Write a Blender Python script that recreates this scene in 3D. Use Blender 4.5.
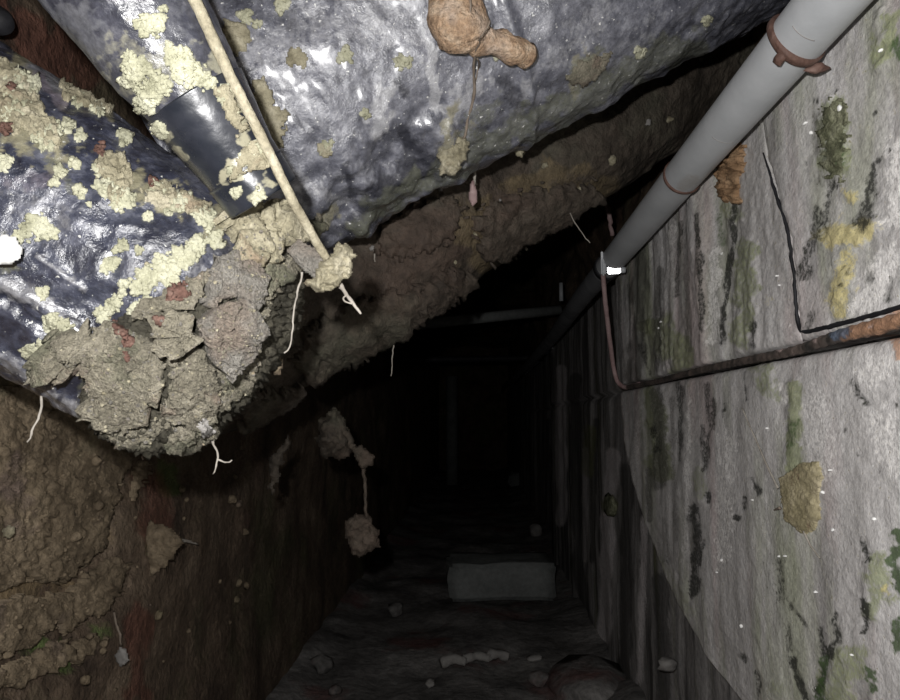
import bpy, math, random
import numpy as np
from mathutils import Vector
from mathutils.bvhtree import BVHTree

sc = bpy.context.scene
for o in list(bpy.data.objects): bpy.data.objects.remove(o)
COL = sc.collection

# ---------------------------------------------------------------- camera, world, flash, exposure
F = 680.0
EYE = np.array([0.0, 0.0, 0.65])
YAW, PITCH = math.radians(2.095), math.radians(5.88)
FWD = np.array([-math.sin(YAW)*math.cos(PITCH), math.cos(YAW)*math.cos(PITCH), math.sin(PITCH)])
RGT = np.array([math.cos(YAW), math.sin(YAW), 0.0])
UPV = np.cross(RGT, FWD)
cd = bpy.data.cameras.new('camera'); cam = bpy.data.objects.new('camera', cd); COL.objects.link(cam)
cam.location = EYE; cam.rotation_euler = (math.pi/2 + PITCH, 0, YAW)
cd.sensor_width = 36; cd.lens = F/900*36; cd.clip_start = 0.01; cd.clip_end = 50
sc.camera = cam
w = bpy.data.worlds.new('world'); sc.world = w; w.use_nodes = True
w.node_tree.nodes['Background'].inputs[0].default_value = (0.55, 0.6, 0.7, 1)
w.node_tree.nodes['Background'].inputs[1].default_value = 0.0015
ld = bpy.data.lights.new('phone_flash', 'POINT'); ld.energy = 20.0; ld.shadow_soft_size = 0.006
ld.color = (1.0, 0.985, 0.97)
flash = bpy.data.objects.new('phone_flash', ld); COL.objects.link(flash)
flash.location = EYE + np.array([-0.032, -0.005, 0.042])
sc.view_settings.view_transform = 'Standard'; sc.view_settings.look = 'None'
sc.view_settings.exposure = 0.0; sc.view_settings.gamma = 1.0
sc.view_settings.use_curve_mapping = False

# ---------------------------------------------------------------- helpers
def at(px, py, d):
    px, py, d = np.asarray(px, float), np.asarray(py, float), np.asarray(d, float)
    v = FWD + RGT*((px-450)/F)[..., None] + UPV*((350-py)/F)[..., None]
    return EYE + v*d[..., None]
def proj(P):
    q = np.asarray(P) - EYE
    z = np.maximum(q @ FWD, 1e-4)
    return 450 + F*(q @ RGT)/z, 350 - F*(q @ UPV)/z
def on_x(px, py, X):                       # where the pixel's ray meets the plane x = X
    v = at(px, py, 1.0) - EYE
    return EYE + v*(X/v[..., 0])[..., None]
def on_z(px, py, Z):
    v = at(px, py, 1.0) - EYE
    return EYE + v*((Z-EYE[2])/v[..., 2])[..., None]

def _hash(x, y, z, s):
    h = (x.astype(np.int64)*374761393 + y.astype(np.int64)*668265263 + z.astype(np.int64)*2147483647 + s*1274126177) & 0xffffffff
    h = ((h ^ (h >> 13))*1274126177) & 0xffffffff
    h = ((h ^ (h >> 16))*2246822519) & 0xffffffff
    return ((h ^ (h >> 15)) & 0xffff)/32767.5 - 1
def vnoise(P, s=0):
    P = np.asarray(P, float); i = np.floor(P); f = P - i; i = i.astype(np.int64)
    u = f*f*f*(f*(f*6-15)+10); r = 0
    for a in (0, 1):
        for b in (0, 1):
            for c in (0, 1):
                wt = (u[..., 0] if a else 1-u[..., 0])*(u[..., 1] if b else 1-u[..., 1])*(u[..., 2] if c else 1-u[..., 2])
                r = r + wt*_hash(i[..., 0]+a, i[..., 1]+b, i[..., 2]+c, s)
    return r
def fbm(P, sc_=1.0, octv=4, s=0, gain=0.5):
    P = np.asarray(P, float)*sc_; r = 0; a = 1; t = 0
    for k in range(octv):
        r = r + a*vnoise(P + 17.3*k, s+k); t += a; a *= gain; P = P*2.03
    return r/t*1.6
def ridged(P, sc_=1.0, octv=3, s=0):
    P = np.asarray(P, float)*sc_; r = 0; a = 1; t = 0
    for k in range(octv):
        r = r + a*(1-np.abs(vnoise(P+9.1*k, s+k))*2); t += a; a *= .5; P = P*2.03
    return r/t
def sm(x): x = np.clip(x, 0, 1); return x*x*(3-2*x)
def px3(px, py, k=1.0, sy=1.0): return np.stack([np.asarray(px)*k, np.asarray(py)*k*sy, np.zeros_like(np.asarray(px, float))], -1)

def seg_dist(px, py, pts):
    best = np.full(np.shape(px), 1e9)
    pts = [np.array(p, float) for p in pts]
    if len(pts) == 1: pts = pts*2
    for a, b in zip(pts[:-1], pts[1:]):
        d = b-a; L = max(d@d, 1e-9)
        t = np.clip(((px-a[0])*d[0] + (py-a[1])*d[1])/L, 0, 1)
        best = np.minimum(best, np.hypot(px-a[0]-t*d[0], py-a[1]-t*d[1]))
    return best
def stroke_mask(px, py, strokes, rag=0.5, k=0.12, sy=0.4, s=5):
    n = fbm(px3(px, py, k, sy), 1, 3, s); m = np.zeros(np.shape(px))
    for pts, wd, st in strokes:
        m = np.maximum(m, st*sm((1 - seg_dist(px, py, pts)/wd)*1.6 + rag*n))
    return m
def poly_sd(px, py, poly):                 # >0 inside
    poly = [tuple(p) for p in poly]
    d = seg_dist(px, py, poly+[poly[0]])
    ins = np.zeros(np.shape(px), bool)
    for (x1, y1), (x2, y2) in zip(poly, poly[1:]+poly[:1]):
        c = ((y1 > py) != (y2 > py)) & (px < (x2-x1)*(py-y1)/((y2-y1) if y2 != y1 else 1e-9)+x1)
        ins ^= c
    return np.where(ins, d, -d)

def tag(o, label=None, cat=None, group=None, kind=None):
    if label: o['label'] = label
    if cat: o['category'] = cat
    if group: o['group'] = group
    if kind: o['kind'] = kind
    return o
def thing(name, loc, label, cat, group=None, kind=None):
    o = bpy.data.objects.new(name, None); COL.objects.link(o); o.location = tuple(np.asarray(loc, float)); o.empty_display_size = .02
    return tag(o, label, cat, group, kind)
def mk(name, V, Fc, mat, parent=None, smooth=True, attrs=None, base=None):
    V = np.asarray(V, float)
    if parent is not None:
        off = np.array(parent.location)
        q = parent.parent
        while q is not None: off = off + np.array(q.location); q = q.parent
    else:
        off = np.asarray(base, float) if base is not None else np.array([V[:, 0].mean(), V[:, 1].mean(), V[:, 2].min()])
    me = bpy.data.meshes.new(name)
    me.from_pydata((V-off).tolist(), [], [tuple(int(i) for i in f) for f in Fc])
    if attrs:
        for k, a in attrs.items():
            at_ = me.attributes.new(k, 'FLOAT', 'POINT'); at_.data.foreach_set('value', np.asarray(a, np.float32).ravel())
    me.materials.append(mat)
    if smooth: me.polygons.foreach_set('use_smooth', [True]*len(me.polygons))
    me.update()
    o = bpy.data.objects.new(name, me); COL.objects.link(o)
    if parent is not None: o.parent = parent
    else: o.location = tuple(off)
    return o
def grid_faces(nu, nv, closed=False):      # index i*nv + j
    i, j = np.meshgrid(np.arange(nu-1), np.arange(nv if closed else nv-1), indexing='ij')
    j2 = (j+1) % nv
    return np.stack([i*nv+j, (i+1)*nv+j, (i+1)*nv+j2, i*nv+j2], -1).reshape(-1, 4)
def frame_of(d):
    d = np.asarray(d, float); d = d/np.linalg.norm(d)
    a = np.cross(d, [0, 0, 1.0])
    if np.linalg.norm(a) < 1e-3: a = np.cross(d, [0, 1.0, 0])
    a /= np.linalg.norm(a)
    return d, a, np.cross(a, d)
def tube(P, R, n=10, jit=0.0, s=0, cap=True):
    P = np.asarray(P, float); R = np.broadcast_to(np.asarray(R, float), (len(P),))
    T = np.gradient(P, axis=0); V = []; _, a, _ = frame_of(T[0])
    for p, t, r in zip(P, T, R):
        t = t/np.linalg.norm(t); a = a - t*(a@t); a /= np.linalg.norm(a); b = np.cross(t, a)
        th = np.arange(n)*2*math.pi/n
        V.append(p + r*(np.cos(th)[:, None]*a + np.sin(th)[:, None]*b))
    V = np.concatenate(V)
    if jit: 
        c = np.repeat(P, n, 0); rr = np.repeat(R, n)
        V = V + (V-c)*(jit*fbm(V/np.maximum(rr, 1e-4)[:, None], .8, 3, s))[:, None]
    Fc = grid_faces(len(P), n, True)[:, ::-1].tolist()
    if cap:
        V = np.concatenate([V, P[:1], P[-1:]]); c0, c1 = len(V)-2, len(V)-1; o = (len(P)-1)*n
        for k in range(n):
            Fc.append((c0, (k+1) % n, k)); Fc.append((c1, o+k, o+(k+1) % n))
    return V, Fc
def smooth_path(pts, n=24):
    pts = np.asarray(pts, float); d = np.r_[0, np.cumsum(np.linalg.norm(np.diff(pts, axis=0), axis=1))]
    t = np.linspace(0, d[-1], n); lin = np.stack([np.interp(t, d, pts[:, k]) for k in range(pts.shape[1])], 1)
    for _ in range(2): lin[1:-1] = (lin[:-2]+2*lin[1:-1]+lin[2:])/4
    return lin
def merge(parts):
    V, Fc, o = [], [], 0
    for v, f in parts:
        V.append(np.asarray(v)); Fc += [tuple(int(i)+o for i in q) for q in f]; o += len(v)
    return np.concatenate(V), Fc
def bvh_of(V, Fc): return BVHTree.FromPolygons([tuple(v) for v in V], [tuple(int(i) for i in f) for f in Fc])
def shoot(bv, px, py):
    d = at(px, py, 1.0)-EYE
    h = bv.ray_cast(Vector(EYE), Vector(d).normalized())
    if h[0] is None: return None
    n = np.array(h[1]); 
    if n @ d > 0: n = -n
    return np.array(h[0]), n

def _skirt(Fq, nV):
    e = {}
    for f in Fq:
        for a, b in zip(f, f[1:]+f[:1]): e[(a, b)] = 1
    return [(a, b) for (a, b) in e if (b, a) not in e]
def px_grid(poly, step, rag, s, k):
    P = np.array(poly, float); x = np.arange(P[:, 0].min()-rag, P[:, 0].max()+rag+step, step); y = np.arange(P[:, 1].min()-rag, P[:, 1].max()+rag+step, step)
    X, Y = np.meshgrid(x, y, indexing='ij')
    sd = poly_sd(X, Y, poly) + rag*fbm(px3(X, Y, k), 1, 3, s)
    return X, Y, sd
def patch(poly, bv, thick, step=1.7, rag=4.0, edge=3.0, lift=0.0, rough=0.22, rk=0.22, s=0, tilt=None, grow=0.0, rim=.35):
    """a crust of real thickness that lies on the surface bv; outline follows the photo, ragged"""
    X, Y, sd = px_grid(poly, step, rag+grow, s, .22); sd = sd+grow-grow*fbm(px3(X, Y, .22), 1, 3, s)
    idx = -np.ones(X.shape, int); V = []; N = []; S = []; QX = []
    for i, j in zip(*np.where(sd > 0)):
        h = shoot(bv, X[i, j], Y[i, j])
        if h is None: continue
        idx[i, j] = len(V); V.append(h[0]); N.append(h[1]); S.append(sd[i, j]); QX.append((X[i, j], Y[i, j]))
    if len(V) < 4: return None
    V, N, S, QX = np.array(V), np.array(N), np.array(S), np.array(QX)
    ok = (idx >= 0); NG = np.zeros(X.shape+(3,)); NG[ok] = N[idx[ok]]; W = ok.astype(float)      # smooth the growth direction
    for _ in range(10):
        a = np.pad(NG, ((1, 1), (1, 1), (0, 0))); NG = (a[1:-1, 1:-1]*2+a[:-2, 1:-1]+a[2:, 1:-1]+a[1:-1, :-2]+a[1:-1, 2:])*W[..., None]
        NG /= np.maximum(np.linalg.norm(NG, axis=-1, keepdims=True), 1e-9)
    N = np.zeros_like(N); N[idx[ok]] = NG[ok]
    n = fbm(px3(QX[:, 0], QX[:, 1], rk), 1, 4, s+3, .6)
    H = lift + thick*(rim+(1-rim)*np.sqrt(np.clip(S/edge, 0, 1))) + thick*rough*n + min(thick, .005)*.22*fbm(px3(QX[:, 0], QX[:, 1], .55), 1, 3, s+8, .7)
    if tilt: H = H + thick*np.clip((QX - np.array(tilt[:2])) @ np.array(tilt[2:]), -1, 3)
    Vt = V + N*np.maximum(H, 0.0006)[:, None]
    Fq = []
    for i in range(X.shape[0]-1):
        for j in range(X.shape[1]-1):
            q = (idx[i, j], idx[i, j+1], idx[i+1, j+1], idx[i+1, j])
            if min(q) < 0: continue
            p = V[list(q)]
            if np.ptp((p-EYE) @ FWD) > 0.05: continue
            Fq.append(tuple(int(a) for a in q))
    if not Fq: return None
    bd = _skirt(Fq, len(Vt)); ring = sorted({a for e in bd for a in e}); m = {a: len(Vt)+k for k, a in enumerate(ring)}
    Vb = V[ring] - N[ring]*0.003
    for a, b in bd: Fq.append((b, a, m[a], m[b]))
    return np.concatenate([Vt, Vb]), Fq
def lump(poly, depth, thick, step=2.0, rag=2.0, edge=10.0, rough=0.3, rk=0.15, s=0, back=0.6):
    """a closed lump standing free at its own distance"""
    X, Y, sd = px_grid(poly, step, rag, s, .16)
    D = depth(X, Y) if callable(depth) else np.full(X.shape, depth)
    idx = -np.ones(X.shape, int); k = sd > 0; idx[k] = np.arange(k.sum())
    x, y, d, q = X[k], Y[k], D[k], np.clip(sd[k]/edge, 0, 1)
    pr = np.sqrt(1-(1-q)**2)
    n = fbm(px3(x, y, rk), 1, 4, s+3, .6)
    Vf = at(x, y, d - thick*pr*(1+rough*n)); Vb = at(x, y, d + thick*back*pr)
    Fq = []; nV = len(Vf)
    for i in range(X.shape[0]-1):
        for j in range(X.shape[1]-1):
            t = (idx[i, j], idx[i, j+1], idx[i+1, j+1], idx[i+1, j])
            if min(t) >= 0: Fq.append(tuple(int(a) for a in t))
    bd = _skirt(Fq, nV)
    back_f = [tuple(nV+a for a in t[::-1]) for t in Fq]
    side = [(b, a, nV+a, nV+b) for a, b in bd]
    return np.concatenate([Vf, Vb]), Fq+back_f+side

def _ico(sub=2):
    import bmesh
    bm = bmesh.new(); bmesh.ops.create_icosphere(bm, subdivisions=sub, radius=1)
    V = np.array([v.co[:] for v in bm.verts]); Fc = [tuple(v.index for v in f.verts) for f in bm.faces]; bm.free(); return V, Fc
ICO_V, ICO_F = _ico()
ICO1_V, ICO1_F = _ico(1)
def blob(c, r, n=None, flat=1.0, s=0, jit=.35):
    V = ICO_V*(1+jit*fbm(ICO_V, 1.3, 2, s))[:, None]
    if np.ndim(r) == 0: V = V*r
    else: V = V*np.asarray(r)
    if n is not None and flat != 1: V = V - np.outer(V@n, n)*(1-flat)
    return V+c, ICO_F
def clump(bv, px, py, rpx, s=0, grain=2.2, dens=1.0, high=1.0):
    """ruffled floret of crust with small grains on it, growing on a surface"""
    h = shoot(bv, px, py)
    if h is None: return None
    rs = np.random.RandomState(s+int(px)*7+int(py)*13); parts = []
    arms = rs.randint(4, 8); ph = rs.rand()*6; a2 = rs.randint(2, 4); p2 = rs.rand()*6
    d0 = (h[0]-EYE)@FWD
    if rpx >= 3.5:
        th = np.linspace(0, 2*math.pi, 40, endpoint=False)
        rr = rpx*(.80+.16*np.abs(np.sin(arms*th/2+ph))*1.4+.16*np.sin(a2*th+p2))
        q = patch(list(zip(px+rr*np.cos(th), py+rr*np.sin(th))), bv, high*(.0012+.16*rpx*d0/F), step=max(1.0, min(1.5, rpx/6)), rag=rpx*.14, edge=rpx*.55, rough=.75, rk=.42, s=rs.randint(999))
        if q: parts.append(q)
    g = min(grain, max(rpx*.5, 1.3)); n = max(3, int(dens*.55*(rpx/g)**2))
    for k in range(n):
        th = rs.rand()*2*math.pi; rr = rpx*math.sqrt(rs.rand())*(0.85+.25*math.sin(arms*th+ph))
        q = shoot(bv, px+rr*math.cos(th), py+rr*math.sin(th))
        if q is None: continue
        d = (q[0]-EYE)@FWD; r = g*(0.6+.7*rs.rand())*d/F
        if abs(d-d0) > .04: continue
        up = high*(.0006 + .14*rpx*d/F*max(0, 1-rr/rpx)**.5)
        parts.append(blob(q[0]+q[1]*up, r, q[1], .7, rs.randint(999), .7))
    return merge(parts) if parts else None

# ---------------------------------------------------------------- materials
def material(name, ramp, scale=12, detail=6, rough=(.7, .9), bump=(.4, 60, .004), stretch=(1, 1, 1), attrs=(), spec=.4, metal=0.0,
             speck=None, tint=None, coat=0.0, nrough=.6, an_scale=260, an_amp=1.3, an_band=(.22, .78), grain=None):
    m = bpy.data.materials.new(name); m.use_nodes = True; nt = m.node_tree; N = nt.nodes; L = nt.links
    b = N['Principled BSDF']; b.inputs['Specular IOR Level'].default_value = spec; b.inputs['Metallic'].default_value = metal
    b.inputs['Coat Weight'].default_value = coat; b.inputs['Coat Roughness'].default_value = .24
    g = N.new('ShaderNodeNewGeometry'); mp = N.new('ShaderNodeVectorMath'); mp.operation = 'MULTIPLY'
    L.new(g.outputs['Position'], mp.inputs[0]); mp.inputs[1].default_value = stretch
    def noise(sc_, det=detail, r=nrough, src=None):
        n = N.new('ShaderNodeTexNoise'); L.new(src or mp.outputs[0], n.inputs['Vector'])
        n.inputs['Scale'].default_value = sc_; n.inputs['Detail'].default_value = det; n.inputs['Roughness'].default_value = r; return n
    n1 = noise(scale); cr = N.new('ShaderNodeValToRGB'); L.new(n1.outputs['Fac'], cr.inputs[0])
    el = cr.color_ramp.elements
    while len(el) < len(ramp): el.new(.5)
    for e, (p, c) in zip(el, ramp): e.position = p; e.color = (*c, 1)
    col = cr.outputs[0]
    def mix(a, bcol, fac, mode='MIX'):
        x = N.new('ShaderNodeMix'); x.data_type = 'RGBA'; x.blend_type = mode
        L.new(a, x.inputs['A'])
        if isinstance(bcol, tuple): x.inputs['B'].default_value = (*bcol, 1)
        else: L.new(bcol, x.inputs['B'])
        if isinstance(fac, float): x.inputs['Factor'].default_value = fac
        else: L.new(fac, x.inputs['Factor'])
        return x.outputs['Result']
    def band(src, lo, hi):
        r = N.new('ShaderNodeMapRange'); L.new(src, r.inputs['Value']); r.inputs['From Min'].default_value = lo; r.inputs['From Max'].default_value = hi; return r.outputs[0]
    if tint:                                # (scale, lo, hi, colour, amount)
        for sc_, lo, hi, c, am in tint:
            k = band(noise(sc_, 5, .6).outputs['Fac'], lo, hi)
            mm = N.new('ShaderNodeMath'); mm.operation = 'MULTIPLY'; mm.use_clamp = True; L.new(k, mm.inputs[0]); mm.inputs[1].default_value = am
            col = mix(col, c, mm.outputs[0])
    for an, c, am in attrs:
        a = N.new('ShaderNodeAttribute'); a.attribute_name = an
        k = noise(an_scale, 6, .7, g.outputs['Position'] if an_scale > 0 else mp.outputs[0])
        # ragged edge for every stain
        ad = N.new('ShaderNodeMath'); ad.operation = 'ADD'; L.new(a.outputs['Fac'], ad.inputs[0])
        sb = N.new('ShaderNodeMath'); sb.operation = 'MULTIPLY_ADD'; L.new(k.outputs['Fac'], sb.inputs[0]); sb.inputs[1].default_value = an_amp; sb.inputs[2].default_value = -an_amp/2
        L.new(sb.outputs[0], ad.inputs[1])
        f = N.new('ShaderNodeMapRange'); L.new(ad.outputs[0], f.inputs['Value']); f.inputs['From Min'].default_value = an_band[0]; f.inputs['From Max'].default_value = an_band[1]; f.inputs['To Max'].default_value = am
        col = mix(col, c, f.outputs[0])
    if grain:                               # fine light/dark mottling
        gn = noise(grain[0], 6, .7, g.outputs['Position']); gr = N.new('ShaderNodeMapRange'); L.new(gn.outputs['Fac'], gr.inputs['Value']); gr.inputs['From Min'].default_value = .3; gr.inputs['From Max'].default_value = .7
        gr.inputs['To Min'].default_value = 1-grain[1]; gr.inputs['To Max'].default_value = 1+grain[1]
        vm = N.new('ShaderNodeVectorMath'); vm.operation = 'SCALE'; L.new(col, vm.inputs[0]); L.new(gr.outputs[0], vm.inputs['Scale']); col = vm.outputs[0]
    if speck:
        for sc_, lo, c in speck:
            k = band(noise(sc_, 2, .5, g.outputs['Position']).outputs['Fac'], lo, lo+.03); col = mix(col, c, k)
    L.new(col, b.inputs['Base Color'])
    rn = noise(scale*2.7, 4); rr = N.new('ShaderNodeMapRange'); L.new(rn.outputs['Fac'], rr.inputs['Value']); rr.inputs['From Min'].default_value = .3; rr.inputs['From Max'].default_value = .7
    rr.inputs['To Min'].default_value, rr.inputs['To Max'].default_value = rough; L.new(rr.outputs[0], b.inputs['Roughness'])
    if bump:
        bn = noise(bump[1], 5, .65, g.outputs['Position']); bp = N.new('ShaderNodeBump'); bp.inputs['Strength'].default_value = bump[0]; bp.inputs['Distance'].default_value = bump[2]
        L.new(bn.outputs['Fac'], bp.inputs['Height']); L.new(bp.outputs[0], b.inputs['Normal'])
    return m
MT = {}
MT['soil'] = material('brown_soil', [(.3, (.045, .031, .022)), (.5, (.10, .072, .05)), (.7, (.165, .125, .088))], 9, 8, (.6, .95), (.8, 70, .010), grain=(95, .4),
    tint=[(3.5, .54, .66, (.06, .07, .03), .5), (5, .56, .7, (.11, .06, .045), .5)], attrs=[('moss', (.07, .10, .03), .85), ('red', (.12, .05, .035), .7), ('ochre', (.21, .155, .085), .7)], spec=.3)
MT['crust'] = material('soil_crust', [(.3, (.09, .068, .045)), (.5, (.16, .124, .082)), (.72, (.24, .19, .13))], 14, 8, (.6, .95), (.9, 110, .006), grain=(140, .4),
    tint=[(7, .55, .7, (.07, .085, .04), .6), (11, .58, .7, (.10, .07, .075), .5)], spec=.25)
MT['bank'] = material('earth_bank_soil', [(.3, (.032, .026, .020)), (.5, (.066, .053, .041)), (.72, (.105, .085, .067))], 8, 8, (.6, .95), (.9, 60, .010), grain=(80, .4),
    tint=[(4, .48, .62, (.062, .066, .046), .8), (5, .58, .7, (.08, .05, .038), .4)], attrs=[('ochre', (.13, .10, .058), .8)], spec=.3)
MT['floor'] = material('damp_floor_soil', [(.3, (.07, .067, .064)), (.5, (.155, .148, .142)), (.7, (.25, .24, .23))], 7, 7, (.6, .95), (.6, 40, .012), grain=(50, .4),
    tint=[(3.3, .56, .66, (.15, .06, .055), .7)], spec=.2)
MT['concrete'] = material('streaked_concrete', [(.30, (.30, .288, .28)), (.5, (.50, .485, .478)), (.70, (.66, .645, .64))], 6, 8, (.45, .8), (.6, 150, .003), stretch=(1, 3.6, .8), grain=(260, .28), an_amp=2.3, an_band=(.25, .8),
    tint=[(2.0, .50, .62, (.29, .32, .19), .6), (2.7, .54, .65, (.48, .385, .38), .55), (4.2, .58, .69, (.11, .105, .093), .6)],
    attrs=[('moss', (.23, .255, .135), .8), ('pale', (.80, .78, .76), .7), ('ochre', (.56, .485, .22), .8), ('rust', (.45, .24, .14), .8), ('dark', (.085, .082, .073), .8), ('black', (.02, .021, .018), .93), ('deepmoss', (.05, .085, .028), .9)],
    speck=[(230, .77, (.85, .85, .83))], spec=.5)
MT['old_concrete'] = material('dark_streaked_concrete', [(.3, (.12, .115, .112)), (.5, (.30, .287, .282)), (.7, (.50, .48, .475))], 5, 8, (.55, .9), (.5, 80, .006), stretch=(1, 5, .3), grain=(120, .25),
    tint=[(4.5, .50, .6, (.035, .032, .03), .8), (2.4, .56, .68, (.14, .145, .075), .6)], attrs=[('pale', (.70, .655, .66), .9), ('dark', (.04, .038, .036), .7), ('moss', (.2, .21, .09), .8)], spec=.35)
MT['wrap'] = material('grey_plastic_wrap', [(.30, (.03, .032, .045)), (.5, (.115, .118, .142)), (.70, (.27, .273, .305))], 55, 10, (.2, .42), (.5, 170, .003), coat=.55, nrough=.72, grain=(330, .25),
    attrs=[('pale', (.36, .36, .375), .7), ('dark', (.022, .023, .032), .8), ('mud', (.22, .205, .14), .8), ('green', (.12, .125, .092), .7)], spec=.75, speck=[(300, .70, (.6, .6, .58))])  # white specks paint in the sparkle of the plastic
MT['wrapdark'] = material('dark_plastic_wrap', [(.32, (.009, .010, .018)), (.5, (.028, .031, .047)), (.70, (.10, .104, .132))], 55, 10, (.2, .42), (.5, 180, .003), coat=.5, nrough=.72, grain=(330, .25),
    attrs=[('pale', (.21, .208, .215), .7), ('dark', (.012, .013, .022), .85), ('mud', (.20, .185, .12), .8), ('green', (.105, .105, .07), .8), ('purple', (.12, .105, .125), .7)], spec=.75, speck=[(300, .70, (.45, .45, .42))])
MT['tube'] = material('black_tube_plastic', [(.33, (.010, .011, .016)), (.52, (.035, .036, .047)), (.72, (.13, .13, .142))], 34, 10, (.22, .42), (.35, 220, .002), nrough=.75, grain=(330, .25),
    attrs=[('pale', (.095, .097, .106), .7), ('mud', (.22, .21, .155), .7)], spec=.6)
MT['sleeve'] = material('glossy_black_sleeve', [(.4, (.008, .010, .015)), (.64, (.018, .02, .027)), (.78, (.07, .072, .08))], 40, 8, (.24, .34), (.12, 160, .0015), spec=.65, attrs=[('mud', (.25, .235, .165), .85)])
MT['mould'] = material('pale_yellow_mould', [(.3, (.20, .197, .135)), (.5, (.325, .32, .232)), (.7, (.43, .425, .33))], 70, 6, (.8, .95), (.8, 420, .0016), spec=.2, grain=(500, .2))
MT['tan'] = material('tan_mud', [(.3, (.155, .138, .092)), (.5, (.27, .245, .172)), (.7, (.38, .35, .265))], 55, 8, (.8, .95), (.9, 300, .003), spec=.2, tint=[(25, .58, .7, (.19, .11, .075), .5)], grain=(420, .3))
MT['redmud'] = material('red_brown_mud', [(.3, (.045, .024, .018)), (.55, (.10, .055, .043)), (.75, (.19, .13, .105))], 80, 6, (.7, .95), (.7, 350, .002), spec=.2, grain=(420, .3))
MT['mud'] = material('caked_mud', [(.28, (.115, .105, .076)), (.5, (.24, .218, .164)), (.72, (.40, .365, .288))], 60, 10, (.5, .9), (1.0, 480, .006), spec=.4, nrough=.78, grain=(520, .45),
    tint=[(22, .52, .64, (.12, .125, .08), .75), (26, .56, .68, (.27, .195, .155), .65)], speck=[(420, .74, (.5, .48, .43))])
MT['greymud'] = material('grey_caked_mud', [(.28, (.11, .103, .09)), (.5, (.215, .20, .175)), (.72, (.34, .32, .285))], 60, 10, (.45, .85), (1.0, 480, .006), spec=.45, nrough=.78, grain=(520, .45),
    tint=[(20, .52, .66, (.23, .18, .14), .75)], speck=[(380, .72, (.5, .49, .45))])
MT['crackmud'] = material('crack_shade_mud', [(.3, (.025, .023, .017)), (.6, (.07, .064, .047))], 60, 8, (.5, .9), (.9, 400, .004), spec=.25)
MT['stick'] = material('muddy_stick', [(.3, (.16, .14, .095)), (.5, (.27, .243, .175)), (.7, (.37, .342, .26))], 60, 8, (.7, .95), (.8, 300, .002), spec=.25, grain=(400, .3))
MT['root'] = material('pale_root', [(.3, (.19, .17, .145)), (.6, (.31, .285, .25))], 60, 4, (.6, .9), (.3, 200, .002), spec=.3)
MT['darkroot'] = material('brown_root', [(.3, (.10, .08, .062)), (.6, (.19, .155, .125))], 60, 4, (.7, .95), (.4, 200, .002), spec=.2)
MT['wood'] = material('orange_brown_wood', [(.3, (.19, .12, .078)), (.5, (.42, .285, .185)), (.7, (.62, .49, .365))], 55, 9, (.6, .95), (1.0, 260, .006), spec=.25, nrough=.72, grain=(300, .4), tint=[(18, .52, .64, (.47, .385, .32), .7), (30, .6, .7, (.07, .045, .03), .7)])
MT['conduit'] = material('grey_conduit_plastic', [(.3, (.37, .385, .40)), (.6, (.45, .463, .478)), (.75, (.52, .53, .545))], 14, 7, (.38, .55), (.12, 150, .002), spec=.45, attrs=[('mud', (.30, .26, .22), .5)])
MT['darkconduit'] = material('dark_conduit_plastic', [(.3, (.10, .103, .11)), (.6, (.17, .175, .185))], 14, 7, (.45, .65), (.2, 120, .002), spec=.3)
MT['rust'] = material('rusty_steel', [(.3, (.05, .026, .02)), (.5, (.11, .06, .046)), (.72, (.19, .125, .105))], 60, 7, (.5, .9), (.6, 200, .003), spec=.4)
MT['rustbar'] = material('rusty_twisted_bar', [(.35, (.03, .027, .024)), (.5, (.075, .06, .052)), (.7, (.15, .115, .10))], 40, 7, (.5, .9), (.8, 260, .003), spec=.4, attrs=[('rust', (.33, .185, .11), .85), ('blue', (.09, .115, .16), .9), ('pale', (.40, .31, .29), .9)], grain=(200, .4))
MT['zinc'] = material('galvanised_metal', [(.3, (.62, .63, .66)), (.7, (.85, .86, .88))], 40, 3, (.25, .4), (.1, 100, .001), spec=.9)
MT['shiny'] = material('shiny_metal', [(.3, (.85, .86, .88)), (.7, (.95, .95, .96))], 40, 3, (.22, .3), None, spec=.6, metal=1.0)
MT['cable'] = material('reddish_cable', [(.3, (.17, .10, .097)), (.6, (.31, .22, .215))], 40, 4, (.5, .8), (.2, 150, .002), spec=.4)
MT['leaf'] = material('dry_leaf', [(.3, (.20, .175, .10)), (.5, (.315, .275, .17)), (.7, (.42, .37, .25))], 40, 7, (.7, .9), (.6, 220, .003), spec=.25, tint=[(50, .6, .7, (.13, .07, .05), .6)], grain=(300, .2))
MT['orange'] = material('orange_clay', [(.3, (.19, .112, .06)), (.5, (.30, .19, .108)), (.7, (.38, .26, .16))], 50, 7, (.8, .95), (.9, 260, .004), spec=.2, grain=(300, .3))
MT['stone'] = material('pale_stone', [(.3, (.16, .152, .145)), (.6, (.27, .258, .245))], 30, 6, (.6, .9), (.5, 120, .004), spec=.3)
MT['block'] = material('pale_concrete_block', [(.3, (.14, .148, .144)), (.6, (.20, .21, .204))], 12, 6, (.7, .95), (.4, 70, .006), spec=.25, grain=(60, .2))
MT['white'] = material('white_flake', [(.3, (.7, .7, .69)), (.6, (.82, .82, .8))], 30, 4, (.5, .8), (.3, 120, .002), spec=.4)
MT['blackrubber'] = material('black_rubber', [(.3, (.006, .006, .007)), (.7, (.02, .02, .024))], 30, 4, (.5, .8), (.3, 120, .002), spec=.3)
MT['moss'] = material('green_moss', [(.3, (.05, .055, .032)), (.5, (.14, .145, .09)), (.72, (.30, .30, .215))], 70, 8, (.8, .95), (.9, 300, .004), spec=.15, grain=(260, .4))

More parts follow.
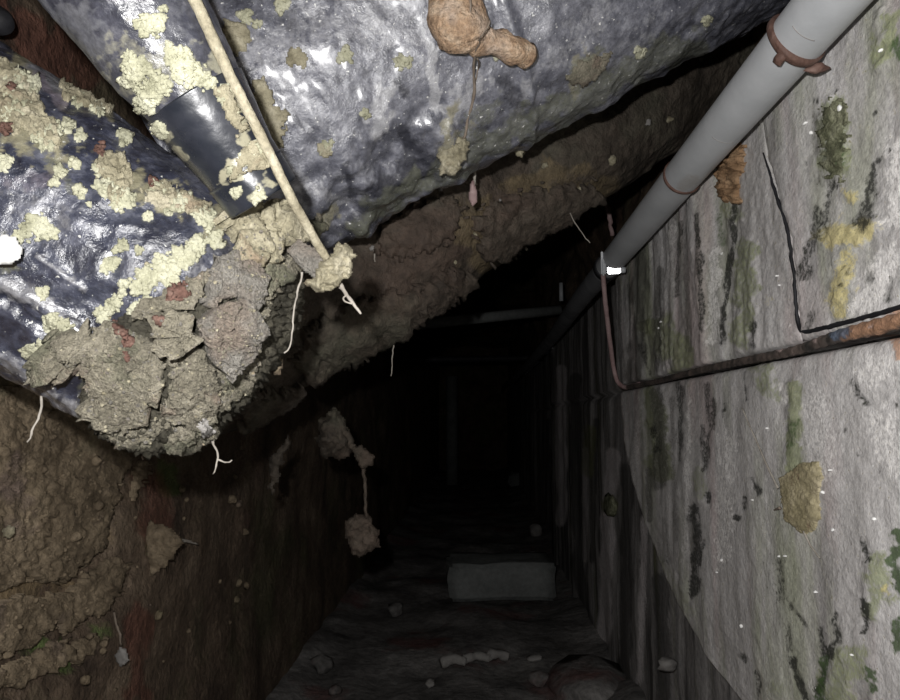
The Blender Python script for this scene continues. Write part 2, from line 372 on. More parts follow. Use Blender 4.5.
# ---------------------------------------------------------------- the setting
XL, XR, XS, ZT = -0.475, 0.36, 0.30, 0.65+0.375          # left wall, old right wall, slab face, top of the right wall
def gspace(a, b, k): 
    r = [a]
    while r[-1] < b: r.append(r[-1] + max(.004, k*abs(r[-1])))
    return np.array(r)
YS = np.r_[-0.6, -0.2, gspace(.1, 9.2, .011)]
# floor
xs = np.linspace(XL-.12, XR+.16, 120); Y, X = np.meshgrid(YS, xs, indexing='ij')
P = np.stack([X, Y, np.zeros_like(X)], -1).reshape(-1, 3)
z = .018*fbm(P, 5, 5, 11) + .03*sm((P[:, 0]-XR+.12)/.2) + .02*sm((XL+.1-P[:, 0])/.1)
z += .05*np.exp(-(((P[:, 0]-.33)/.09)**2 + ((P[:, 1]-1.45)/.28)**2))
P[:, 2] = z
fl = mk('floor', P, grid_faces(len(YS), len(xs)), MT['floor'], base=(0, 1, 0)); tag(fl, 'dark damp lumpy soil floor of the narrow tunnel', 'floor', kind='structure')
FLOOR_B = bvh_of(P, grid_faces(len(YS), len(xs)))
# left wall
zs = np.linspace(-.05, 1.95, 230); Y, Z = np.meshgrid(YS, zs, indexing='ij')
P = np.stack([np.full_like(Y, XL), Y, Z], -1).reshape(-1, 3)
P[:, 0] += .020*fbm(P, 3, 6, 21, .45) + .004*ridged(P*np.array([1, 1.6, .7]), 9, 4, 25) + .0022*fbm(P, 70, 3, 27, .6)
qx, qy = proj(P)
near = sm((2.2-P[:, 1])/.6)
P[:, 0] -= near*.010*stroke_mask(qx, qy, [([(127, 470), (118, 490), (108, 520), (107, 548), (88, 562), (62, 585), (40, 590)], 2.6, 1), ([(137, 565), (118, 600), (105, 618), (80, 625), (66, 640)], 2.6, 1),
      ([(0, 697), (45, 682), (65, 672), (92, 655)], 2.5, 1), ([(48, 632), (25, 655)], 2, 1), ([(75, 605), (66, 630)], 2, 1)], .3)
att = dict(moss=near*stroke_mask(qx, qy, [([(0, 480), (3, 560)], 16, 1), ([(35, 640), (60, 660)], 22, .9), ([(35, 495), (45, 488)], 9, 1), ([(100, 505)], 14, .7), ([(165, 470), (170, 490)], 14, .7), ([(100, 630)], 14, .7), ([(160, 545)], 20, .5)], .8, .1, 1),
           red=near*stroke_mask(qx, qy, [([(15, 25), (70, 60)], 40, 1), ([(150, 480), (155, 540)], 22, .7), ([(140, 620), (135, 690)], 18, .9)], .8, .08, .5),
           ochre=near*stroke_mask(qx, qy, [([(20, 420), (90, 470), (60, 560), (10, 580)], 42, .75)], .9, .07, .8))
wl = mk('wall_left', P, grid_faces(len(YS), len(zs))[:, ::-1], MT['soil'], attrs=att, base=(XL, 1, 0)); tag(wl, 'dark brown cracked soil wall along the left side', 'wall', kind='structure')
LEFT_B = bvh_of(P, grid_faces(len(YS), len(zs)))
# right wall: old recessed wall with fluted streaks
zs = np.linspace(-.05, ZT, 110); Y, Z = np.meshgrid(YS, zs, indexing='ij')
P = np.stack([np.full_like(Y, XR), Y, Z], -1).reshape(-1, 3)
P[:, 0] += .004*fbm(P, 9, 4, 31) + .009*fbm(P*np.array([1, 1, .06]), 7, 2, 33) + .06*sm((P[:, 1]-3.35)/.08)
P[:, 0] += .02*np.exp(-((P[:, 2]-.717)/.006)**2)
qx, qy = proj(P); vis = (P[:, 1] > 1.2)
att = dict(pale=vis*stroke_mask(qx, qy, [([(612, 455), (606, 560), (604, 640)], 10, .95), ([(561, 370), (562, 520)], 8, .9), ([(644, 520), (640, 680)], 6, .8), ([(585, 450), (585, 560)], 5, .6)], .35),
           dark=vis*stroke_mask(qx, qy, [([(628, 470), (625, 690)], 9, 1), ([(575, 380), (578, 560), (592, 650)], 8, 1), ([(596, 420), (592, 560)], 4, 1), ([(660, 580), (665, 700)], 10, 1), ([(548, 420), (552, 560)], 3, 1)], .4),
           moss=vis*stroke_mask(qx, qy, [([(610, 505)], 12, 1), ([(590, 430), (586, 470)], 10, .6)], .5))
wr = mk('wall_right', P, grid_faces(len(YS), len(zs)), MT['old_concrete'], attrs=att, base=(XR, 1, 0)); tag(wr, 'streaked concrete wall along the right side, a thick slab facing its near part', 'wall', kind='structure')
# facing slabs, parts of the right wall
BLACK = [([(735, 205), (733, 240), (728, 285), (722, 312)], 5, 1), ([(724, 305), (722, 342)], 5, 1), ([(697, 215), (701, 270), (702, 330)], 4.5, .85), ([(680, 225), (678, 260), (676, 295)], 4, .7),
    ([(703, 425), (704, 470)], 3.4, .8), ([(706, 385), (710, 430), (703, 470)], 4.5, .8), ([(694, 508), (698, 545), (694, 590)], 8, .95), ([(715, 400), (713, 430)], 3, .85), ([(725, 405), (724, 415)], 3, .8), ([(708, 495), (709, 503)], 4, .95), ([(680, 385), (681, 430), (680, 460)], 5, .8), ([(655, 430), (658, 450)], 6, .8),
    ([(736, 518)], 4, 1), ([(744, 500), (743, 508)], 4, 1), ([(752, 478), (757, 492)], 5, .9), ([(862, 540), (868, 560)], 4, 1), ([(865, 604), (867, 618), (864, 632)], 6, 1.1), ([(820, 630), (825, 655)], 4.5, 1), ([(836, 618), (838, 640), (825, 660), (822, 680), (818, 700)], 5, 1), ([(792, 660), (800, 685), (808, 700)], 5, 1.05),
    ([(781, 560), (780, 600)], 6, .6), ([(790, 605), (805, 625)], 3, .8), ([(740, 655), (744, 660)], 4, .9), ([(757, 672), (759, 685), (758, 700)], 3, .8), ([(788, 625), (790, 650)], 4, .6),
    ([(820, 210), (812, 245), (805, 275)], 8, .8), ([(832, 185), (826, 212), (824, 235)], 6, .85), ([(875, 165), (868, 200), (860, 225)], 9, .9), ([(890, 150)], 3, 1), ([(880, 160)], 4, .9), ([(838, 90)], 4, .8), ([(816, 100)], 4, .9), ([(877, 112)], 3.5, 1), ([(805, 165)], 4, .8), ([(812, 180)], 4, .8), ([(845, 268), (850, 276)], 4, .8), ([(840, 285)], 3.5, .9),
    ([(852, 380), (858, 395), (870, 405)], 3.5, .8), ([(883, 395)], 4, .9), ([(895, 405)], 4, .9), ([(826, 417)], 3.5, 1), ([(846, 430)], 4, .8), ([(860, 455)], 4, .8), ([(880, 470)], 4, .7), ([(893, 280), (885, 300)], 6, .7), ([(870, 280)], 5, .7), ([(754, 325), (752, 345)], 4, .8), ([(745, 360), (746, 400)], 3, .8), ([(812, 315), (806, 330)], 5, .7), ([(640, 345), (650, 372)], 4, .6)]
DARK = [([(640, 250), (636, 380)], 12, .85), ([(660, 270), (657, 370)], 6, .7), ([(655, 395), (662, 440), (660, 480)], 12, .7), ([(648, 470), (650, 520)], 4, .7), ([(685, 230), (690, 350)], 5, .5), ([(618, 280), (622, 380)], 4, .6), ([(822, 120), (830, 180)], 16, .55), ([(672, 400), (676, 540)], 5, .5), ([(665, 520), (668, 560)], 7, .5), ([(770, 560), (785, 640)], 12, .35)]
MOSS = [([(655, 330), (680, 360)], 20, .8), ([(655, 400), (662, 470)], 16, .8), ([(748, 250), (742, 340)], 15, .75), ([(725, 205), (735, 220)], 12, .6), ([(793, 385), (796, 430), (790, 470)], 9, 1), ([(765, 370), (770, 395)], 16, .7), ([(832, 110), (835, 165)], 18, .9), ([(890, 20), (880, 60)], 16, .9), ([(775, 45), (785, 80)], 8, .5), ([(878, 560), (872, 610)], 14, .85), ([(845, 665), (835, 700)], 26, .7), ([(893, 600)], 8, .6), ([(700, 500), (700, 470)], 8, .5), ([(660, 560), (690, 610)], 10, .4), ([(780, 690)], 14, .5)]
DEEP = [([(900, 535), (893, 560), (900, 590)], 9, 1), ([(895, 45), (900, 55)], 10, .9), ([(833, 125), (836, 165)], 10, .6), ([(868, 670), (875, 690)], 6, .9), ([(898, 620), (898, 650)], 6, .9), ([(795, 420), (790, 450)], 6, .6), ([(720, 215), (722, 240)], 6, .5), ([(826, 660), (820, 700)], 8, .8)]
OCHRE = [([(832, 235), (860, 235), (868, 225)], 17, 1), ([(845, 255), (842, 310)], 14, .85), ([(850, 195)], 10, .8), ([(885, 590)], 6, .6), ([(768, 300)], 6, .3)]
PALE = [([(890, 260), (870, 300), (860, 305)], 18, .8), ([(900, 150), (898, 220)], 18, .8), ([(865, 375), (900, 360)], 16, .7), ([(815, 400), (825, 470)], 18, .5), ([(880, 420), (900, 470)], 20, .6), ([(715, 250), (712, 340)], 8, .7), ([(672, 225), (668, 300)], 7, .5), ([(728, 440), (722, 560)], 14, .5), ([(640, 400), (632, 480)], 6, .5), ([(690, 400), (684, 560)], 5, .6), ([(782, 385), (786, 400)], 4, 1), ([(790, 325)], 4, .6)]  # the first stroke paints in the flash's highlight on the slab
RUST = [([(895, 340), (900, 350)], 12, 1), ([(890, 318), (900, 312)], 9, .8), ([(785, 15), (800, 30)], 6, .4)]
def slab(name, zlo, zhi, yedge_lo, yedge_hi, nz, ny, X0, s, label, edge_soft=.012, fl=.3):
    zs = np.linspace(zlo, zhi, nz); t = np.linspace(0, 1, ny)
    A = np.array([yedge_lo(z) for z in zs]); B = np.array([yedge_hi(z) for z in zs])
    Yg = A[:, None]*(B/A)[:, None]**t[None, :]; Zg = np.repeat(zs[:, None], ny, 1); Xg = np.full_like(Yg, X0)
    P = np.stack([Xg, Yg, Zg], -1)
    qx, qy = proj(P)
    rough = .0016*fbm(P, 12, 5, s) + .0009*fbm(P, 90, 4, s+5, .6)
    flute = fl*(.0085*fbm(P*np.array([1, 1, .10]), 11, 3, s+9) + .003*fbm(P*np.array([1, 1, .2]), 38, 2, s+12))*(.25+.75*sm((P[..., 1]-.55)/.35))
    P[..., 0] += rough + flute
    bl = stroke_mask(qx, qy, BLACK, .55, .35, .55); P[..., 0] += .0012*bl
    P[..., 0] -= .003*stroke_mask(qx, qy, MOSS+OCHRE, .5, .2, .8)*(1+.6*fbm(P, 120, 2, 3))
    # rounded arrises on the free edges, then returns into the old wall
    dz = np.minimum(zhi-Zg, 1 if zlo < .1 else Zg-zlo); dy = np.minimum(B[:, None]-Yg, Yg-A[:, None] if yedge_lo(zs[0]) > .3 else 1)
    P[..., 0] += edge_soft*.5*(1-np.sqrt(np.clip(1-(1-np.clip(np.minimum(dz, dy)/edge_soft, 0, 1))**2, 0, 1)))
    Q = np.pad(P, ((1, 1), (1, 1), (0, 0)), mode='edge'); Q[0, :, 0] = Q[-1, :, 0] = XR+.004; Q[:, 0, 0] = Q[:, -1, 0] = XR+.004
    V = Q.reshape(-1, 3); qx, qy = proj(V)
    att = dict(black=stroke_mask(qx, qy, BLACK, .9, .22, .35)*.83, dark=stroke_mask(qx, qy, DARK, .6), moss=stroke_mask(qx, qy, MOSS, .8, .1, .8), deepmoss=stroke_mask(qx, qy, DEEP, .9, .2, .8),
               ochre=stroke_mask(qx, qy, OCHRE, .8, .1, .8), pale=stroke_mask(qx, qy, PALE, .8, .2, .7), rust=stroke_mask(qx, qy, RUST, .5, .1, 1))
    Fc = grid_faces(*Q.shape[:2])[:, ::-1]
    o = mk(name, V, Fc, MT['concrete'], wr, attrs=att); o['label'] = label
    return V, Fc
ce = on_x(np.array([617, 618, 622, 630, 641, 665, 700, 740]), np.array([375, 392, 440, 480, 516, 577, 645, 702]), XS)
o_ = np.argsort(ce[:, 2]); cz, cy = ce[o_, 2], ce[o_, 1]
def curve_edge(z): return float(np.interp(z, np.r_[0, .2, cz], np.r_[.5, .62, cy]))
SEAM = .65+.068
ck = on_x(np.array([752, 765, 775, 790, 795, 798]), np.array([60, 155, 190, 240, 290, 334]), XS); ko = np.argsort(ck[:, 2])
def crack(z): return float(np.interp(z, ck[ko, 2], ck[ko, 1]))
def crack_gap(z): return .0004+.0016*float(np.interp(z, [SEAM, SEAM+.10, SEAM+.2], [1, .7, 0.0]))
S1 = slab('lower_slab', 0.0, SEAM-.009, lambda z: .12, curve_edge, 270, 260, XS, 41, 'grey concrete slab with a curved lower edge')
S2 = slab('upper_slab', SEAM+.004, ZT, lambda z: crack(z)+crack_gap(z), lambda z: 1.46, 150, 190, XS+.003, 51, 'mossy concrete slab with vertical drips', .008, 1.0)
S3 = slab('upper_slab', SEAM+.0045, ZT, lambda z: .12, lambda z: crack(z)-crack_gap(z), 150, 170, XS-.001, 61, 'pale concrete slab with yellow lichen', .008)
SLAB_B = bvh_of(*merge([S1, S2, S3]))
# ceiling and far end
xs = np.linspace(XL-.15, XR+.6, 90); Y, X = np.meshgrid(YS, xs, indexing='ij')
P = np.stack([X, Y, np.full_like(X, 1.72)], -1).reshape(-1, 3); P[:, 2] += .05*fbm(P, 3, 5, 71) - .62*sm((P[:, 0]-.32)/.12)*0 - .1*sm((P[:, 1]-1.6)/.5)
cg = mk('ceiling', P, grid_faces(len(YS), len(xs))[:, ::-1], MT['soil'], base=(0, 1, 1.72)); tag(cg, 'dark lumpy soil roof above the pipes', 'ceiling', kind='structure')
zs = np.linspace(ZT-.03, 1.85, 60); Y, Z = np.meshgrid(YS[YS < 9.3], zs, indexing='ij')
P = np.stack([np.full_like(Y, XR), Y, Z], -1).reshape(-1, 3)
P[:, 0] += .04*fbm(P, 5, 5, 77) - .02 + .10*sm((P[:, 2]-ZT)/.12)
wu = mk('wall_upper_right', P, grid_faces(len(YS), len(zs)), MT['soil'], base=(XR, 1, ZT)); tag(wu, 'dark soil face rising above the concrete wall', 'wall', kind='structure')
xs = np.linspace(XL-.2, XR+.3, 60); zs = np.linspace(-.1, 1.8, 70); X, Z = np.meshgrid(xs, zs, indexing='ij')
P = np.stack([X, np.full_like(X, 9.0), Z], -1).reshape(-1, 3); P[:, 1] += .08*fbm(P, 3, 4, 81)
we = mk('wall_back', P, grid_faces(60, 70), MT['soil'], base=(0, 9, 0)); tag(we, 'black far end of the tunnel', 'wall', kind='structure')

# earth bank crossing behind the big pipe
A = at(120., 362., .93); B = at(640., 60., 1.22); ax, e1, e2 = frame_of(B-A)
tt = np.linspace(-.22, 1.7, 330); th = np.linspace(0, 2*math.pi, 200, endpoint=False); T, H = np.meshgrid(tt, th, indexing='ij')
c, s_ = np.cos(H), np.sin(H); pw = .72
rx = np.sign(c)*np.abs(c)**pw; rz = np.sign(s_)*np.abs(s_)**pw
C = A + T[..., None]*(B-A)
P = C + .165*(.25+.75*sm((T+.22)/.34))[..., None]*(rx[..., None]*e1 + rz[..., None]*e2)
nrm = (P-C)/np.linalg.norm(P-C, axis=-1, keepdims=True)
P = P + nrm*(.024*fbm(P, 4, 6, 91, .45) + .004*ridged(P, 14, 4, 95) + .003*fbm(P, 60, 4, 96, .6))[..., None]
V = P.reshape(-1, 3); qx, qy = proj(V)
att = dict(ochre=stroke_mask(qx, qy, [([(540, 190), (590, 205), (480, 240)], 40, .8)], .9, .06, 1))
bank_f = grid_faces(len(tt), len(th), True)
bank = mk('earth_bank', V, bank_f, MT['bank'], attrs=att, base=C[60, 0]); tag(bank, 'brown earth bank crossing the tunnel behind the big pipe', 'earth bank', kind='structure')
BANK_B = bvh_of(V, bank_f)

# ---------------------------------------------------------------- large wrapped pipe
A = at(268., 106., .72); B = at(710., -125., .745); dAB = B-A; R0 = .161
root = thing('wrapped_pipe', A + np.array([0, 0, -R0]), 'large pipe in wrinkled grey plastic wrap running up to the right', 'pipe')
ax, e1, e2 = frame_of(dAB)
tt = np.linspace(-.17, 1.35, 420); th = np.linspace(0, 2*math.pi, 300, endpoint=False); T, H = np.meshgrid(tt, th, indexing='ij')
C = A + T[..., None]*dAB; nrm = np.cos(H)[..., None]*e1 + np.sin(H)[..., None]*e2
P = C + R0*nrm; qx, qy = proj(P); front = (nrm @ (EYE-A)) > 0
low = front*stroke_mask(qx, qy, [([(335, 215), (375, 170), (425, 150)], 62, 1)], .3, .03, 1)
lowe = front*stroke_mask(qx, qy, [([(340, 235), (600, 90), (780, 0)], 45, 1)], .3, .03, 1)
wr_ = .0035*fbm(P, 9, 4, 101) + .0022*ridged(P*np.array([1, .8, 1.3]), 22, 3, 103) + .0012*fbm(P, 75, 3, 105)
wr_ += low*(.011*fbm(P, 26, 4, 107) - .006*np.clip(ridged(P, 17, 2, 109), 0, 1)) + lowe*.004*fbm(P, 28, 4, 111)
wr_ += .006*np.exp(-((T - (.42+.01*np.sin(H*2)))/.012)**2) + .003*sm((T-.42)/.04)
P = P + nrm*wr_[..., None]; V = P.reshape(-1, 3); fr = front.reshape(-1); qx, qy = proj(V)
att = dict(pale=fr*stroke_mask(qx, qy, [([(430, 0), (432, 60), (436, 110)], 8, .8), ([(385, 95), (380, 125)], 16, .8), ([(365, 115)], 9, .8), ([(300, 180), (340, 200)], 10, .5), ([(450, 110), (480, 80)], 14, .6), ([(240, 60), (330, 20), (420, 30)], 34, .45), ([(515, 120), (530, 80)], 8, .6), ([(600, 10), (560, 60)], 20, .4), ([(655, 30)], 20, .4)], 1.1, .14, 1),
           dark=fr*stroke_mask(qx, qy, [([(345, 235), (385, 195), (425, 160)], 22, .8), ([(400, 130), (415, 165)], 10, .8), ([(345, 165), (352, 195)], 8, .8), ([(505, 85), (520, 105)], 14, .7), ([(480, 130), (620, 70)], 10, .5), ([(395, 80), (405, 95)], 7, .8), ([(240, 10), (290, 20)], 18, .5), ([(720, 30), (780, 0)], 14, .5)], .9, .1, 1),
           mud=fr*stroke_mask(qx, qy, [([(452, 110), (446, 150)], 9, .8), ([(585, 62), (575, 85)], 14, .7), ([(315, 235), (330, 215)], 10, .8), ([(470, 125)], 6, .6)], 1.1, .12, 1),
           green=fr*stroke_mask(qx, qy, [([(360, 225), (420, 185), (480, 150), (600, 88), (700, 40)], 20, .75), ([(590, 70)], 22, .8), ([(470, 140), (490, 110)], 18, .6)], 1.0, .08, 1))
fq = np.array(grid_faces(len(tt), len(th), True)).tolist(); cI = len(V); V = np.concatenate([V, C[:1, 0]]); att = {k: np.r_[a, 0] for k, a in att.items()}
fq += [(cI, k, (k+1) % len(th)) for k in range(len(th))]
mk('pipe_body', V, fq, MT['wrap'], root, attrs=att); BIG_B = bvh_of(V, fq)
def add_clumps(root, bv, lst, mat, name, grain=2.2, high=1.0, dens=1.0):
    for x, y, r in lst:
        r = r*(1.2 if name == 'mould_spot' else 1)
        c_ = clump(bv, x, y, r, grain=grain, high=high, dens=dens)
        if c_: mk(name, c_[0], c_[1], mat, root)
add_clumps(root, BIG_B, [(245, 16, 8), (258, 23, 4), (345, 55, 8), (403, 62, 8), (640, 52, 6), (707, 20, 5), (282, 5, 8), (325, 148, 7), (496, 58, 3), (365, 113, 5)], MT['mould'], 'mould_spot')
def add_patch(root, bv, name, mat, poly, thick, **k):
    r = patch(poly, bv, thick, **k)
    return mk(name, r[0], r[1], mat, root) if r else None
add_patch(root, BIG_B, 'mud_patch', MT['tan'], [(222, 20), (245, 22), (252, 40), (240, 58), (225, 50)], .004, s=1)
add_patch(root, BIG_B, 'mud_patch', MT['tan'], [(285, 50), (300, 46), (310, 58), (303, 70), (288, 66)], .003, s=2)
add_patch(root, BIG_B, 'mud_patch', MT['tan'], [(252, 75), (268, 80), (275, 105), (288, 112), (284, 140), (276, 152), (262, 135), (255, 105)], .007, s=3)
add_patch(root, BIG_B, 'mud_patch', MT['tan'], [(316, 142), (330, 142), (333, 153), (320, 158)], .003, s=4)
add_patch(root, BIG_B, 'mud_patch', MT['mud'], [(566, 72), (585, 58), (612, 50), (608, 66), (588, 84), (568, 86)], .003, s=5)
add_patch(root, BIG_B, 'mud_patch', MT['mud'], [(300, 225), (318, 212), (328, 222), (318, 240), (302, 238)], .006, s=6)

# ---------------------------------------------------------------- thick muddy pipe end at the left
A = at(0., 205., .455); B = at(196., 322., .475); dAB = B-A; L = np.linalg.norm(dAB); ax = dAB/L; R1 = .0925
_, e1, e2 = frame_of(dAB)
root = thing('muddy_pipe_end', A + np.array([0, 0, -R1]), 'thick dark pipe end at the left caked with mud and pale mould', 'pipe')
u = np.r_[np.linspace(-1.3, 1, 260), 1+np.linspace(0, 1, 110)[1:]*.40]
th = np.linspace(0, 2*math.pi, 320, endpoint=False); T, H = np.meshgrid(u, th, indexing='ij')
dome = np.sqrt(np.clip(1-(np.clip(T-1, 0, None)/.40)**2.6, 0, 1)); dome = np.maximum(dome, .002)
nrm = np.cos(H)[..., None]*e1 + np.sin(H)[..., None]*e2; C = A + T[..., None]*dAB
P = C + R1*dome[..., None]*nrm
nn = P - (A + np.minimum(T, 1)[..., None]*dAB); nn /= np.linalg.norm(nn, axis=-1, keepdims=True)
qx, qy = proj(P); front = (nn @ (EYE-A)) > 0
mudm = front*stroke_mask(qx, qy, [([(110, 350), (180, 380), (240, 300), (290, 240)], 75, 1)], .3, .03, 1)
dsp = .003*fbm(P, 14, 4, 121) + .0015*ridged(P, 34, 3, 123) + .0008*fbm(P, 120, 3, 125) + mudm*(-.005 + .0025*fbm(P, 25, 4, 127)+.0015*fbm(P, 90, 4, 128, .6))
dsp += front*(.004*stroke_mask(qx, qy, [([(0, 280), (40, 305), (95, 350)], 9, 1)], .2) - .004*stroke_mask(qx, qy, [([(0, 300), (40, 330), (85, 372)], 7, 1)], .2) + .004*stroke_mask(qx, qy, [([(0, 352), (60, 398), (128, 432)], 10, 1)], .2)
            + .002*stroke_mask(qx, qy, [([(38, 256), (85, 292)], 4, 1), ([(20, 150), (50, 185)], 12, .6), ([(85, 105), (130, 135)], 18, .8)], .3))
P = P + nn*dsp[..., None]; V = P.reshape(-1, 3); fr = front.reshape(-1); qx, qy = proj(V)
att = dict(pale=fr*stroke_mask(qx, qy, [([(0, 282), (45, 305), (100, 352)], 12, .7), ([(30, 60), (60, 90)], 14, .6), ([(38, 256), (85, 290)], 3, .8), ([(0, 356), (60, 400), (100, 424)], 9, .7), ([(20, 205), (60, 215)], 30, .4), ([(190, 290), (240, 260)], 30, .6)], 1.0, .12, 1),
           dark=fr*stroke_mask(qx, qy, [([(65, 385), (100, 388), (75, 375)], 16, .9), ([(110, 350), (180, 390), (240, 320), (270, 270)], 60, 1.2), ([(70, 112), (100, 125)], 12, .7), ([(60, 250), (130, 262)], 22, .6), ([(150, 240), (185, 225)], 18, .7), ([(130, 150), (150, 175)], 12, .7), ([(0, 320), (60, 365)], 8, .8), ([(10, 270), (50, 285)], 9, .6)], .9, .12, 1),  # dark below the brown lump and between mud plates is painted shade
           mud=fr*stroke_mask(qx, qy, [([(10, 80), (25, 130), (50, 145)], 30, .8), ([(85, 90), (110, 110)], 14, .8), ([(110, 170), (190, 205), (215, 225)], 18, .8), ([(35, 230)], 12, .7)], 1.1, .1, 1),
           green=fr*stroke_mask(qx, qy, [([(110, 420), (150, 430), (250, 350)], 40, .8), ([(0, 245), (10, 265)], 14, .6), ([(40, 150), (75, 190)], 12, .5)], 1.0, .1, 1),
           purple=fr*stroke_mask(qx, qy, [([(40, 75), (60, 105)], 9, 1), ([(10, 180), (60, 180)], 14, .5)], .8, .1, 1))
fq = grid_faces(len(u), len(th), True)
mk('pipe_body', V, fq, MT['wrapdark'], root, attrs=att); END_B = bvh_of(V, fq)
# caked mud plates with open cracks between them
plates = [('mud', [(92, 345), (112, 322), (135, 333), (162, 345), (166, 362), (164, 392), (152, 405), (128, 425), (104, 420), (88, 405), (97, 385)], .007, dict(s=11)),
 ('mud', [(170, 368), (200, 352), (209, 362), (213, 375), (211, 412), (210, 446), (180, 448), (160, 440), (172, 425), (182, 420), (168, 418), (158, 408), (168, 398)], .008, dict(s=12)),
 ('mud', [(100, 424), (128, 428), (154, 412), (174, 420), (158, 432), (150, 443), (118, 442)], .005, dict(s=13)),
 ('mud', [(167, 344), (198, 346), (206, 350), (190, 358), (171, 364)], .005, dict(s=14)),
 ('greymud', [(196, 322), (216, 305), (236, 305), (246, 318), (240, 338), (222, 358), (208, 362), (202, 345)], .011, dict(s=15, rough=.3)),
 ('mud', [(160, 318), (172, 310), (186, 314), (192, 332), (188, 340), (166, 340)], .010, dict(s=16)),
 ('mud', [(216, 362), (232, 358), (244, 340), (250, 322), (262, 300), (272, 285), (266, 305), (256, 330), (255, 358), (248, 382), (230, 398), (214, 408)], .006, dict(s=17)),
 ('greymud', [(215, 262), (240, 254), (252, 266), (252, 288), (244, 308), (236, 300), (216, 300), (204, 312), (198, 300)], .006, dict(s=18, rough=.5)),
 ('mud', [(256, 268), (275, 262), (296, 250), (302, 256), (282, 278), (268, 290), (256, 300)], .006, dict(s=19)),
 ('tan', [(212, 222), (235, 208), (262, 222), (278, 240), (262, 262), (246, 268), (228, 262), (238, 246)], .008, dict(s=20, rough=.5)),
 ('tan', [(245, 218), (262, 214), (284, 222), (296, 232), (288, 244), (272, 246), (258, 236)], .012, dict(s=21, rough=.4, edge=8)),
 ('mud', [(42, 340), (60, 328), (85, 330), (98, 345), (95, 362), (80, 372), (55, 375), (40, 365)], .014, dict(s=22, edge=14, rough=.25)),
 ('tan', [(38, 96), (8, 62), (-6, 60), (-6, 128), (8, 135), (24, 130), (46, 150), (62, 145), (58, 128), (45, 115)], .006, dict(s=23, rough=.6)),
 ('tan', [(92, 160), (112, 148), (130, 165), (134, 188), (118, 208), (104, 200), (108, 185), (95, 176)], .006, dict(s=24, rough=.6)),
 ('tan', [(140, 190), (165, 182), (190, 196), (212, 205), (205, 224), (190, 214), (165, 208), (150, 205)], .005, dict(s=25, rough=.6)),
 ('mud', [(150, 300), (165, 300), (192, 282), (205, 285), (190, 305), (168, 308), (156, 318), (140, 316)], .006, dict(s=26)),
 ('tan', [(62, 80), (85, 82), (112, 100), (118, 112), (95, 112), (75, 104), (58, 96)], .006, dict(s=27, rough=.6)),
 ('mud', [(228, 385), (246, 384), (240, 398), (228, 402)], .006, dict(s=28))]
PLATES = []
LIFT = {11: .006, 12: .0, 13: .0, 14: .001, 15: .010, 16: .012, 17: .0, 18: .008, 19: .003, 20: .008, 21: .008, 22: .004, 26: .006}
add_patch(root, END_B, 'crack_shade_layer', MT['crackmud'], [(86, 345), (112, 320), (140, 312), (160, 304), (196, 290), (214, 262), (240, 250), (300, 232), (330, 240), (310, 300), (290, 340), (262, 400), (215, 460), (120, 460), (84, 410)], .004, s=9, step=1.6, rag=4, rough=.8, rk=.3)  # mud underlayer coloured dark to paint the shade inside the cracks
for mn, poly, tk, k in plates:
    k = dict(k); big = k['s'] in LIFT; k['lift'] = LIFT.get(k['s'], 0)
    k['rag'] = 3.2 if big else 4.0; k['step'] = 1.25
    k['grow'] = 1.3 if big else 0.0; k['rough'] = .32 if big else k.get('rough', .3)
    pl_ = patch(poly, END_B, tk if big else tk*.55, **k)
    if pl_: mk('mud_plate', pl_[0], pl_[1], MT[mn], root); PLATES.append(pl_)
PL_B = bvh_of(*merge(PLATES))
def crumbs(bv, poly, n, rng, s, lift=.2):    # loose fine grains, too many and too small to count
    rs_ = np.random.RandomState(s); P_ = np.array(poly, float); parts = []; V1 = ICO1_V
    while len(parts) < n:
        x, y = rs_.uniform(P_[:, 0].min(), P_[:, 0].max()), rs_.uniform(P_[:, 1].min(), P_[:, 1].max()); n -= .25
        if poly_sd(np.array(x), np.array(y), poly) < 0: continue
        h = shoot(bv, x, y)
        if h is None: continue
        r = rng[0]+(rng[1]-rng[0])*rs_.rand()**3; r = r*((h[0]-EYE)@FWD)/F
        parts.append((h[0]+h[1]*r*lift + V1*(r*(.7+.6*rs_.rand(len(V1), 1))), ICO1_F))
    return merge(parts)
MUDREG = [(86, 345), (112, 320), (160, 304), (196, 290), (214, 262), (212, 222), (240, 208), (290, 228), (300, 256), (275, 300), (255, 380), (215, 446), (120, 446), (84, 410), (40, 370), (45, 335)]
for mn, n_, sd0 in (('mud', 900, 1), ('greymud', 500, 2), ('tan', 300, 3)):
    cr_ = crumbs(PL_B, MUDREG, n_, (.7, 2.3), sd0); tag(mk('mud_crumbs', cr_[0], cr_[1], MT[mn], root, smooth=False), kind='stuff')
add_clumps(root, END_B, [(20, 88, 17), (12, 112, 14), (45, 135, 14), (30, 108, 10), (5, 162, 9), (58, 70, 9), (70, 84, 10), (82, 98, 10), (98, 104, 10), (122, 112, 8), (68, 126, 7), (80, 136, 6), (125, 138, 8), (56, 128, 4), (108, 188, 11), (122, 198, 12), (160, 190, 9), (180, 202, 11), (205, 218, 11), (60, 172, 7), (75, 164, 6), (80, 192, 7), (55, 182, 5), (100, 168, 7), (38, 226, 12), (22, 234, 9), (50, 234, 8),
    (148, 280, 12), (164, 268, 12), (180, 260, 12), (194, 248, 11), (140, 286, 9), (172, 282, 8), (215, 240, 9), (122, 246, 7), (139, 250, 5), (110, 264, 9), (124, 283, 5), (122, 293, 5), (104, 314, 9), (114, 304, 8), (43, 293, 7), (52, 324, 10), (64, 326, 8), (30, 350, 7), (42, 345, 6), (148, 303, 7), (135, 308, 6), (148, 217, 5), (168, 213, 4), (90, 205, 3)], MT['mould'], 'mould_spot')
TOP_B = bvh_of(*merge([(V, fq)]+PLATES))
